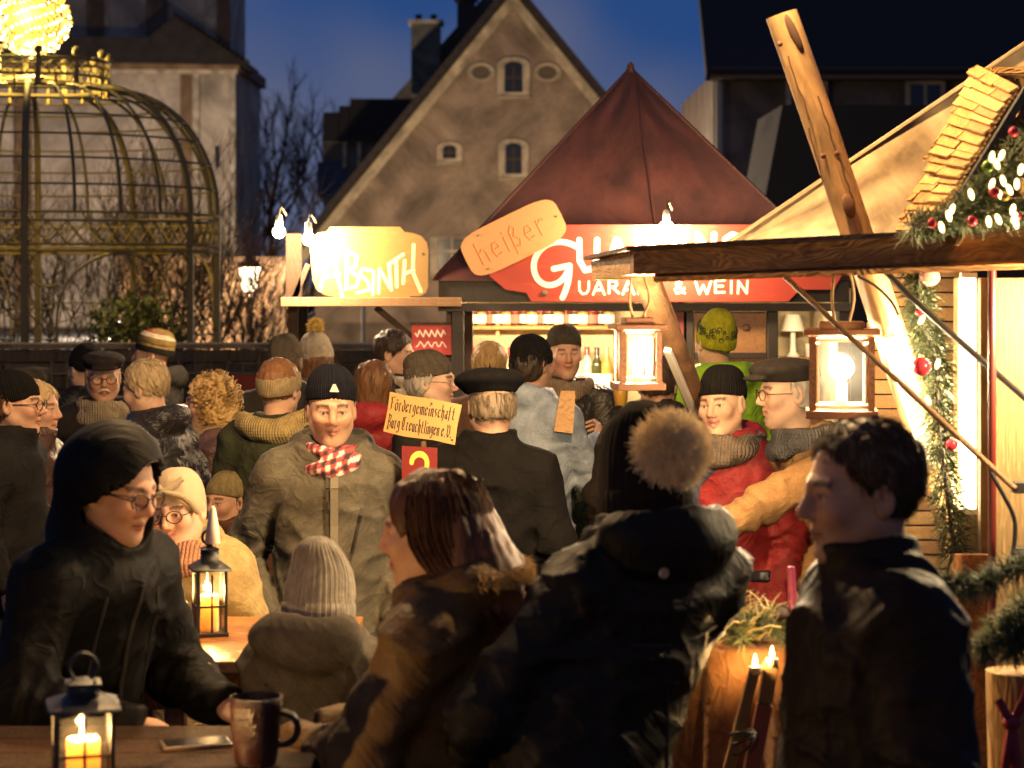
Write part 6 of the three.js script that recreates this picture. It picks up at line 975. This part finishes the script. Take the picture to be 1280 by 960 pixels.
{ // work lamp strung over the lane, above the picture
  const t = thing('lane_lamp', 'bulb lamp strung over the lane above the heads of the crowd', 'lamp', V(.55, 3.45, -5.95));
  mesh('cap', lathe([[.06, .03], [.05, .08], [.02, .1], [.001, .1]], 20), M.black, t); mesh('bulb', new THREE.SphereGeometry(.05, 16, 12), glow([1, .8, .5], 30), t); mesh('span_wire', tube([V(-4, .5, 0), V(-1.5, .2, 0), V(0, .1, 0), V(1.5, .25, 0), V(3, .5, 0)], .005, 30, 6), M.black, t);
  lamp(V(0, 0, 0), 38, [1, .62, .27], 2.5, t);
  const u = thing('lane_lamp', 'added bulb lamp strung over the lane above the standing tables', 'lamp', V(-.95, 3.25, -6.7));  // second bulb added to brighten near faces and the left crowd
  mesh('cap', lathe([[.06, .03], [.05, .08], [.02, .1], [.001, .1]], 20), M.black, u); mesh('bulb', new THREE.SphereGeometry(.05, 16, 12), glow([1, .8, .5], 30), u); mesh('span_wire', tube([V(-4, .5, 0), V(-1.5, .2, 0), V(0, .1, 0), V(1.5, .25, 0), V(3, .5, 0)], .005, 30, 6), M.black, u);
  lamp(V(0, 0, 0), 24, [1, .62, .27], 2.5, u);
  const v = thing('fill_lamp', 'unseen added fill lamp behind the camera lighting the near crowd', 'lamp', V(-1.5, 2.8, 1)); mesh('cap', lathe([[.06, .03], [.05, .08], [.02, .1], [.001, .1]], 20), M.black, v); mesh('bulb', new THREE.SphereGeometry(.05, 16, 12), glow([1, .8, .5], 30), v); mesh('flex', rod(V(0, .1, 0), V(0, .7, 0), .005, .005, 6), M.black, v);  // warm fill added out of view behind the camera for faces and coats
  lamp(V(0, 0, 0), 9, [1, .55, .22], 2.5, v);
  const w = thing('hut_lamp', 'bare bulb under the eave inside the wooden hut', 'lamp', V(1.5, 1.98, -5.42)); mesh('bulb', new THREE.SphereGeometry(.035, 16, 12), glow([1, .8, .5], 30), w); mesh('socket', lathe([[.001, 0], [.02, 0], [.016, .07], [.001, .08]], 12).translate(0, .028, 0), M.white, w);
  lamp(V(0, 0, 0), 9, [1, .72, .38], 1.75, w);
}
// ------------------------------------------------------------------ people
const BLK = [.012, .011, .011], plaid = (x, y, z) => { const a = Math.sin((x + z * .6) * 190) > .1, b = Math.sin((y - x * .3) * 180) > .1; return a && b ? [.62, .55, .48] : a || b ? [.30, .05, .05] : [.03, .02, .03]; };
const fair = [.46, .28, .185], tan = [.38, .215, .135], grey = [.30, .26, .21], blond = [.42, .29, .13], brown = [.085, .042, .02], darkhair = [.03, .018, .012];
// at the rubble wall
person({ p: [22, 506], d: 8.5, yaw: 82, label: 'man in black knit cap and glasses in profile before the bending blond woman', head: { skin: fair, brow: darkhair }, hat: { type: 'beanie', color: BLK }, hair: { type: 'fringe', color: brown, low: -.05, front: -.01 }, glasses: true, coat: { color: BLK, collar: .045, hem: .62 } });
person({ p: [46, 512], d: 9.3, yaw: 75, label: 'blond woman in shiny brown quilted jacket holding up a hand behind the black knit cap', head: { skin: fair }, hair: { type: 'bob', color: blond, low: -.14 }, armR: { el: [-.24, 1.16, .12], wr: [-.12, 1.30, .38], curl: .5, palm: [0, 1, .3] }, armL: { el: [.25, 1.16, .1], wr: [.13, 1.25, .36], curl: .4, palm: [0, -1, .2] }, coat: { color: [.10, .055, .045], puff: .014, band: .055, rough: .4, collar: .05, shiny: true } });
person({ p: [129, 472], d: 10.3, yaw: 14, hPitch: 4, label: 'elderly man in flat cap and glasses with grey moustache and dark coat', head: { skin: tan, fat: .004, brow: grey }, hat: { type: 'flat', color: [.035, .026, .022] }, hair: { type: 'fringe', color: [.35, .24, .14], low: -.06 }, glasses: true, moustache: [.5, .42, .32], coat: { color: [.022, .018, .016], collar: .03, collarR: .095, open: 1 }, scarf: { color: [.35, .28, .18] } });
person({ p: [106, 462], d: 11.2, yaw: -140, label: 'person in black knit cap and black coat behind the elderly man in flat cap', head: { skin: fair }, hat: { type: 'beanie', color: BLK }, coat: { color: BLK, collar: .04 } });
person({ p: [181, 487], d: 9.4, yaw: -112, hPitch: 12, lean: .25, label: 'grey-blond short-haired man in black quilted jacket looking down', head: { skin: fair, brow: grey }, hair: { type: 'short', color: [.34, .25, .13], strands: 500 }, coat: { color: [.025, .022, .022], puff: .016, band: .10, rough: .42, collar: .04, shiny: true, hood: .8 } });
person({ p: [190, 443], d: 12.2, yaw: -95, label: 'person in red, cream and ochre striped knit cap with dark jacket', head: { skin: tan }, hat: { type: 'striped', color: 0, top: .15, colors: [[.30, .20, .07], [[.066, .098, [.30, .20, .07], .1025, .0995], [.098, .122, [.62, .5, .36], .0995, .079], [.122, .1525, [.36, .06, .035], .079, .006], [.014, .046, [.02, .018, .016], .1075, .109]]] }, coat: { color: [.028, .024, .02], hood: .9, collar: .03 } });
person({ p: [260, 503], d: 9.9, yaw: -86, hPitch: 6, label: 'woman with curly blond hair in mauve quilted jacket with fur collar', head: { skin: fair }, hair: { type: 'curly', color: [.52, .34, .13] }, scarf: { color: [.50, .36, .18] }, coat: { color: [.20, .115, .095], puff: .015, band: .062, rough: .45, shiny: true }, armR: { el: [-.23, 1.15, .06], wr: [-.1, 1.14, .28], curl: .6, palm: [0, 0, -1] }, armL: { el: [.23, 1.15, .06], wr: [.1, 1.12, .28], curl: .6, palm: [0, 0, -1] } });
person({ p: [280, 628], d: 8.9, yaw: -30, hs: .92, label: 'child in pale patterned cap and brown jacket below the woman with curly hair', head: { skin: tan }, hat: { type: 'beanie', color: [.34, .26, .12], low: .02 }, hair: { type: 'fringe', color: brown }, coat: { color: [.10, .045, .025], collar: .03 } });
// round the glossy table
person({ p: [414, 513], d: 7.35, yaw: 4, hYaw: 4, hPitch: 4, hs: 1.02, fine: .72, label: 'smiling man in dark knit cap, checked scarf and grey-green jacket behind the glossy table', head: { skin: [.44, .265, .175], brow: [.02, .012, .01], smile: .7, stubble: .22 }, hat: { type: 'beanie', color: [.012, .013, .022], low: .026, top: .155 }, hair: { type: 'fringe', color: darkhair, low: -.03, front: -.005 }, scarf: { paint: plaid, big: 1.02 }, coat: { color: [.105, .092, .066], hood: 1.0, hem: .74, bulk: 1, rough: .7, wrinkle: 1.0, label: 'grey-green hooded jacket with zipped pockets' }, armR: { el: [-.30, 1.13, -.05], wr: [-.22, .93, .10], curl: .9, noHand: true }, armL: { el: [.28, 1.14, -.04], wr: [.21, .92, .12], curl: .9, noHand: true } });
{
  const p = scene.children.at(-1), zip = mat([.03, .025, .02], { roughness: .4, metalness: .4 }), pl = mat([.14, .12, .085], { bump: 'cloth', bumpRep: 6 });
  strip(p, 'placket', Array.from({ length: 16 }, (_, i) => [.012, 1.41 - i * .042]), .026, pl); strip(p, 'zip', Array.from({ length: 16 }, (_, i) => [-.012, 1.41 - i * .042]), .010, zip, .008);
  strip(p, 'pocket_zip', Array.from({ length: 8 }, (_, i) => [.105 - i * .006, 1.30 - i * .025]), .010, zip, .005); strip(p, 'pocket_zip', Array.from({ length: 7 }, (_, i) => [-.125 + i * .004, 1.04 - i * .025]), .010, zip, .005);
  const t = mesh('cap_badge', prism([[-.016, 0], [.016, 0], [.004, .026], [-.004, .026]], .004).rotateX(-.12), mat([.6, .55, .45]), p); t.position.copy(p.info.hp).add(V(.012, .068, .098));
}
person({ p: [222, 640], d: 6.75, yaw: -8, hPitch: 4, hRoll: 5, hYaw: -6, lean: .3, label: 'smiling woman in beige wrapped cap and glasses with cream jacket behind the lantern', head: { skin: [.46, .27, .18], smile: 1, lip: [.36, .10, .09] }, hat: { type: 'wrap', color: [.33, .25, .155] }, glasses: true, scarf: { color: [.40, .20, .12] }, coat: { color: [.36, .26, .115], hem: .6, hood: .8 }, armR: { el: [-.25, 1.1, .05], wr: [-.12, 1.05, .25], curl: .8, palm: [1, 0, 0] }, armL: { el: [.27, 1.1, .0], wr: [.22, .95, .16], curl: .6, palm: [-1, 0, 0] } });
person({ p: [146, 612], d: 5.35, yaw: 58, hPitch: 12, hYaw: 0, hs: 1.05, lean: .45, bulk: 1.12, label: 'hooded man in black jacket and glasses leaning over the rough table', head: { skin: [.42, .24, .155], brow: darkhair, stubble: .3 }, glasses: true, coat: { color: [.006, .0055, .0055], spec: .18, hoodUp: 1.08, hem: .7, rough: .65, wrinkle: 1.1 }, armR: { el: [-.30, 1.12, .12], wr: [-.16, 1.06, .38], curl: .5, palm: [0, -1, 0] }, armL: { el: [.29, 1.10, .12], wr: [.20, 1.05, .36], curl: .5, palm: [0, -1, 0] } });
person({ p: [402, 742], d: 5.45, yaw: 165, hs: .95, hPitch: 10, label: 'child in pale grey knit hat and grey hooded jacket seen from behind at the table', head: { skin: fair }, hat: { type: 'beanie', color: [.52, .46, .37], top: .15, slouch: .035, low: -.075, tilt: -.05, k: 1.12, lump: .06, rib: .002 }, bulk: .85, shw: .85, coat: { color: [.10, .085, .065], hood: .95, hem: .5, wrinkle: 1.4 }, armL: { el: [.24, 1.14, .08], wr: [.16, 1.12, .30], noHand: true }, armR: { el: [-.24, 1.14, .08], wr: [-.16, 1.12, .30], noHand: true }, gloves: BLK });
person({ p: [538, 664], d: 4.85, yaw: -104, hYaw: 4, hPitch: 6, hs: 1.06, label: 'woman with long brown hair in olive quilted coat seen half from behind', head: { skin: [.42, .24, .15], nose: .85, lip: [.34, .10, .085] }, hair: { type: 'long', color: [.070, .027, .011], low: -.36, n: 2800, back: .09 }, coat: { color: [.115, .068, .026], puff: .012, band: .12, rough: .6, hood: .95, hem: .55, wrinkle: 1.2 }, armL: { el: [.23, 1.12, .14], wr: [.12, 1.10, .36], noHand: true }, armR: { el: [-.24, 1.12, .12], wr: [-.12, 1.10, .34], noHand: true } });
{ const p = scene.children.at(-1), L = [], nk = p.info.nk; for (let i = 0; i < 900; i++) { const a = rr(2.0, 5.6), q = V(Math.sin(a) * rr(.135, .155), nk[1] + .06 + rr(-.02, .02), Math.cos(a) * .11 - .07), d = V(Math.sin(a), rr(-.2, .8), Math.cos(a)).normalize(); L.push([q, q.clone().addScaledVector(d, .016), q.clone().addScaledVector(d, rr(.02, .034)).add(V(0, -.006, 0))]); } mesh('fur_trim', strands(L, .0018), mat([.36, .24, .10], { roughness: .9 }), p); }
{ const p = scene.children.find(q => (q.userData.label || '').startsWith('hooded man in black')); const s = p.info.s; strip(p, 'zip', Array.from({ length: 14 }, (_, i) => [.0, (1.38 - i * .045) * s]), .012, mat([.05, .045, .04], { roughness: .35, metalness: .5 }), .004); for (const q of [-1, 1]) strip(p, 'seam', Array.from({ length: 9 }, (_, i) => [q * (.10 + .002 * i), (1.36 - i * .05) * s]), .004, mat(BLK), .004); }
// pompom hat, profile man
person({ p: [800, 592], d: 4.75, yaw: -146, hPitch: 10, hYaw: -6, hs: 1.03, bulk: 1.04, headX: -.19, armR: { el: [-.20, 1.13, .04], wr: [-.14, .98, .24], noHand: true }, armL: { el: [.20, 1.13, .06], wr: [.10, 1.02, .27], noHand: true }, label: 'person in dark knit hat with big golden fur pompom and black puffer coat', head: { skin: fair }, hat: { type: 'beanie', color: [.022, .016, .013], top: .155, low: -.085, tilt: -.06, k: 1.13, pom: [.92, .76, .46], pomR: .066, pomN: 6000, pomL: .026, pomAt: [-.012, .038, -.112] }, hair: { type: 'fringe', color: [.03, .018, .01], low: -.11, front: -.02 }, scarf: { color: [.02, .016, .014] }, coat: { color: [.014, .012, .011], puff: .006, band: .13, rough: .62, spec: .22, hood: 1.15, hem: .5, wrinkle: 1.2, cross: 1.6, collar: .05 } });
{ const p = scene.children.at(-1), nk = p.info.nk; mesh('hood_button', new THREE.CylinderGeometry(.011, .011, .006, 16).rotateX(Math.PI / 2), mat([.6, .52, .40], { metalness: .6, roughness: .25 }), p).position.set(-.085, nk[1] - .02, nk[2] - .19); }
person({ p: [1074, 617], d: 4.28, yaw: -80, hYaw: 4, hPitch: 3, hs: 1.12, bulk: 1.14, fine: .9, label: 'dark-haired man in dark brown jacket in profile before the hut', head: { skin: [.37, .205, .125], brow: darkhair, stubble: .25, nose: 1.1 }, hair: { type: 'short', color: [.075, .045, .024], strands: 2200, cut: .085 }, coat: { color: [.022, .014, .009], spec: .2, collar: .052, collarR: .080, hem: .62, rough: .6, wrinkle: 1.1 } });
for (const [l, seams] of [['person in dark knit hat', [[[-.17, 1.30], [-.08, 1.285], [0, 1.28], [.08, 1.285], [.17, 1.30]], [[0, 1.27], [0, 1.15], [0, 1.0], [0, .85]]]]]) { const p = scene.children.find(q => (q.userData.label || '').startsWith(l)), s = p.info.s; for (const k of seams) strip(p, 'seam', k.map(([x, y]) => [x - .13, y * s]), .005, mat(BLK), .004, -1); }
// middle rows
person({ p: [613, 508], d: 7.7, yaw: 172, hYaw: 20, hPitch: 4, label: 'man in black beret and black coat seen from behind next to the pole sign', head: { skin: tan }, hat: { type: 'beret', color: [.010, .009, .009], fwd: .06 }, hair: { type: 'fringe', color: [.15, .11, .07], low: -.045, front: -.03 }, glasses: true, coat: { color: [.007, .006, .0055], spec: .15, collar: .045, hem: .45, rough: .85, bulk: 1.0 }, });
person({ p: [350, 487], d: 9.0, yaw: 158, label: 'woman with pinned-up brown hair, pale headband and ochre scarf seen from behind', head: { skin: fair }, hair: [{ type: 'short', color: [.16, .07, .025], cut: 0 }], hat: { type: 'headband', color: [.50, .38, .20] }, scarf: { color: [.46, .34, .14], big: 1.45 }, coat: { color: [.045, .048, .024], hem: .5, collar: .03 } });
person({ p: [357, 452], d: 10.4, yaw: 175, label: 'person in soft grey-brown knit cap behind the woman with the headband', head: { skin: tan }, hat: { type: 'beanie', color: [.16, .13, .09], top: .14, low: -.005, lump: .07 }, hair: { type: 'fringe', color: brown }, coat: { color: [.04, .035, .028], collar: .04 } });
person({ p: [397, 452], d: 11, yaw: 165, label: 'woman in white knit cap with yellow bobble and brown hair', head: { skin: fair }, hat: { type: 'beanie', color: [.62, .52, .38], top: .16, pom: [.50, .34, .09], pomR: .03, pomN: 500 }, hair: { type: 'bob', color: [.14, .065, .025] }, coat: { color: [.30, .22, .13], hood: .9 } });
person({ p: [494, 443], d: 11.2, yaw: 76, hPitch: 6, label: 'young dark-haired man in profile with pale collar below the plank canopy', head: { skin: fair, brow: darkhair }, hair: { type: 'short', color: darkhair, strands: 300 }, scarf: { color: [.62, .52, .38] }, coat: { color: [.02, .018, .018], collar: .04 } });
person({ p: [540, 477], d: 9.4, yaw: 80, hPitch: 2, label: 'person in grey knit cap and glasses in profile above the pole sign', head: { skin: [.5, .32, .22], smile: .6 }, hat: { type: 'beanie', color: [.15, .12, .085], low: .02 }, hair: { type: 'fringe', color: grey }, glasses: [.35, .25, .15], coat: { color: [.03, .026, .022], collar: .04 } });
person({ p: [468, 484], d: 9.7, yaw: 172, hs: .95, label: 'brown-haired person in red and white jacket behind the man in grey-green jacket', head: { skin: fair }, hair: { type: 'bob', color: [.13, .06, .022], low: -.1 }, scarf: { color: [.6, .5, .38] }, coat: { color: [.36, .035, .04], hood: .8, rough: .5 } });
person({ p: [612, 460], d: 10.6, yaw: 178, label: 'person with tousled blond hair before the bright stall shelves', head: { skin: fair }, hair: { type: 'short', color: [.40, .26, .10], strands: 500, cut: 0 }, coat: { color: [.18, .10, .06], collar: .04 } });
person({ p: [667, 455], d: 9.5, yaw: 142, hYaw: -8, hPitch: 2, label: 'person in black cap and pale blue jacket holding a paper bag', head: { skin: tan }, hat: { type: 'beanie', color: [.014, .013, .013], low: -.005, top: .135 }, hair: { type: 'fringe', color: darkhair, low: -.08, front: .0 }, coat: { color: [.32, .37, .43], hood: .7, collar: .03, rough: .55 }, armR: { el: [-.22, 1.14, .14], wr: [-.10, 1.28, .36], curl: .9, palm: [1, 0, 0] }, armL: { el: [.24, 1.14, .10], wr: [.14, 1.22, .36], curl: .9, palm: [-1, 0, 0] }, trousers: [.06, .08, .14] });
{ const d = 9.25, b = thing('paper_bag', 'tall brown paper bag held up beside the pale blue jacket', 'bag', at(704, 540, d)); b.rotation.z = -.12; b.scale.setScalar(.82); const g = box(.10, .20, .06, 0, .10, 0).toNonIndexed(); const p = g.attributes.position; for (let i = 0; i < p.count; i++) if (p.getY(i) > .1) p.setXYZ(i, p.getX(i) * .8, p.getY(i), p.getZ(i) * .35); g.computeVertexNormals(); mesh('body', g, mat([.46, .27, .12], { bump: 'crease', bumpRep: 6, bumpScale: .01 }), b); mesh('fold', box(.075, .02, .018, 0, .206, 0, 0, 0, .1), mat([.42, .24, .10]), b); }
person({ p: [706, 443], d: 10.5, yaw: -4, hYaw: 14, label: 'smiling man in grey knit cap and dark leather jacket before the stall counter', head: { skin: [.46, .26, .17], smile: 1, stubble: .15 }, hat: { type: 'beanie', color: [.085, .070, .05], low: .03, top: .15 }, scarf: { color: [.30, .22, .14] }, coat: { name: 'leather_jacket', color: [.035, .027, .02], collar: .03, collarR: .1, open: 1, rough: .38, shiny: true }, armL: { el: [.27, 1.14, .05], wr: [.22, 1.16, .30], curl: 1, palm: [-1, 0, 0] } });
{ const d = 10.1, b = thing('mulled_wine_cup', 'amber drink in a clear cup held by the man in leather jacket', 'cup', at(776, 508, d)); mesh('glass', lathe([[0, 0], [.028, 0], [.04, .11], [.038, .11], [.027, .004], [0, .004]], 16), M.glass, b); mesh('drink', lathe([[0, .006], [.026, .006], [.0355, .095], [0, .095]], 16), mat([.52, .28, .04], { roughness: .2 }), b); }
person({ p: [822, 482], d: 9.4, yaw: 170, label: 'dark-clad person behind the small hanging lantern', head: { skin: tan }, hair: { type: 'short', color: [.05, .03, .02], strands: 400, cut: 0 }, coat: { color: [.025, .018, .014], hood: 1, wrinkle: 1.2 } });
person({ p: [893, 428], d: 9.7, yaw: -158, hPitch: -2, bulk: 1.12, shL: .05, shR: .05, label: 'person in lime patterned knit cap and bright green jacket seen from behind', head: { skin: fair }, hat: { type: 'beanie', color: [.50, .50, .03], low: -.012, top: .16 }, coat: { color: [.30, .55, .03], hood: 1, collar: .05, rough: .5 } });
{ const p = scene.children.at(-1), g = [], { hp, hq } = p.info; for (let i = 0; i < 90; i++) { const a = rr(0, 6.28), y = rr(.035, .10), r = .1045 - .02 * sst(.07, .1, y); g.push(new THREE.TorusGeometry(rr(.006, .011), .0022, 4, 7).rotateY(a).translate(Math.sin(a) * r * .81, y - Math.cos(a) * r * .22 * -1 * -.0 + 0, Math.cos(a) * r - .012)); } const m = mesh('knit_pattern', g, mat([.03, .035, .015]), p); m.position.copy(hp); m.quaternion.copy(hq); m.rotateX(-.22); }
person({ p: [902, 506], d: 7.95, yaw: -22, hYaw: -8, hRoll: 6, hPitch: 2, fine: .85, label: 'smiling woman in black knit cap and red and navy jacket below the lime cap', head: { skin: [.46, .275, .175], smile: .9, open: .004, lip: [.36, .10, .09], brow: darkhair }, hat: { type: 'beanie', color: [.012, .010, .010], low: .022, top: .15 }, scarf: { color: [.16, .12, .09], big: 1.3 }, coat: { color: [.23, .020, .020], hood: .9, hem: .62, rough: .55, wrinkle: 1.1, label: 'red jacket with navy yoke and belt' }, armR: { el: [-.27, 1.13, .02], wr: [-.20, .95, .16], curl: .7, palm: [1, 0, 0] } });
{
  const p = scene.children.at(-1), navy = mat([.018, .019, .035], { roughness: .6, bump: 'cloth', bumpRep: 5 }), f = p.info.coatF, s = p.info.s;
  mesh('navy_panel', nets((x, y, z) => Math.max(f(x, y, z) - .006, -(f(x, y, z) + .03), x + .05 - Math.max(0, (y - 1.32 * s)) * .9, (1.02 * s) - y, y - 1.46 * s), [-.42, .98 * s, -.35], [.25, 1.5 * s, .45], .013), navy, p);
  mesh('belt', nets((x, y, z) => Math.max(f(x, y, z) - .008, -(f(x, y, z) + .012), Math.abs(y - 1.0 * s) - .022, Math.abs(x) - .205), [-.3, .94 * s, -.3], [.3, 1.06 * s, .35], .011), mat(BLK, { roughness: .4 }), p);
  const zf = (x, y) => { let z = .5; for (let i = 0; i < 90; i++) { const d = f(x, y, z); if (d < .001) break; z -= Math.max(.0015, d * .6); } return z; };
  const tg = V(.075, .85 * s, zf(.075, .85 * s) + .012); mesh('tag', box(.030, .042, .005, tg.x, tg.y, tg.z, 0, 0, .08, .001), M.white, p); mesh('tag_string', tube([tg.clone().add(V(0, .02, .002)), V(.068, .93 * s, zf(.068, .93 * s) + .012), V(.085, .985 * s, zf(.085, .985 * s) + .014)], .0018, 14, 5), M.white, p);
}
person({ p: [985, 492], d: 7.6, yaw: -72, lean: .95, bulk: .93, hYaw: -8, hPitch: 2, label: 'man in dark cap and glasses with camel coat reaching out one arm', head: { skin: [.40, .245, .16], smile: .5 }, hat: { type: 'flat', color: [.035, .028, .024] }, hair: { type: 'fringe', color: grey, low: -.05 }, glasses: [.05, .02, .01], scarf: { color: [.13, .12, .11], big: 1.2 }, coat: { color: [.30, .165, .065], hem: .45, rough: .8, wrinkle: 1.15 }, armL: { el: [.20, 1.27, .50], wr: [.15, 1.11, .80], curl: .7, palm: [0, -1, .3] }, armR: { el: [-.25, 1.13, .02], wr: [-.20, .92, .14], curl: .6 } });

{ const p = scene.children.find(q => (q.userData.label || '').startsWith('man in black beret')), s = p.info.s; strip(p, 'seam', Array.from({ length: 12 }, (_, i) => [.0, (1.38 - i * .05) * s]), .004, mat(BLK), .003, -1); }

renderer.render(scene, camera);
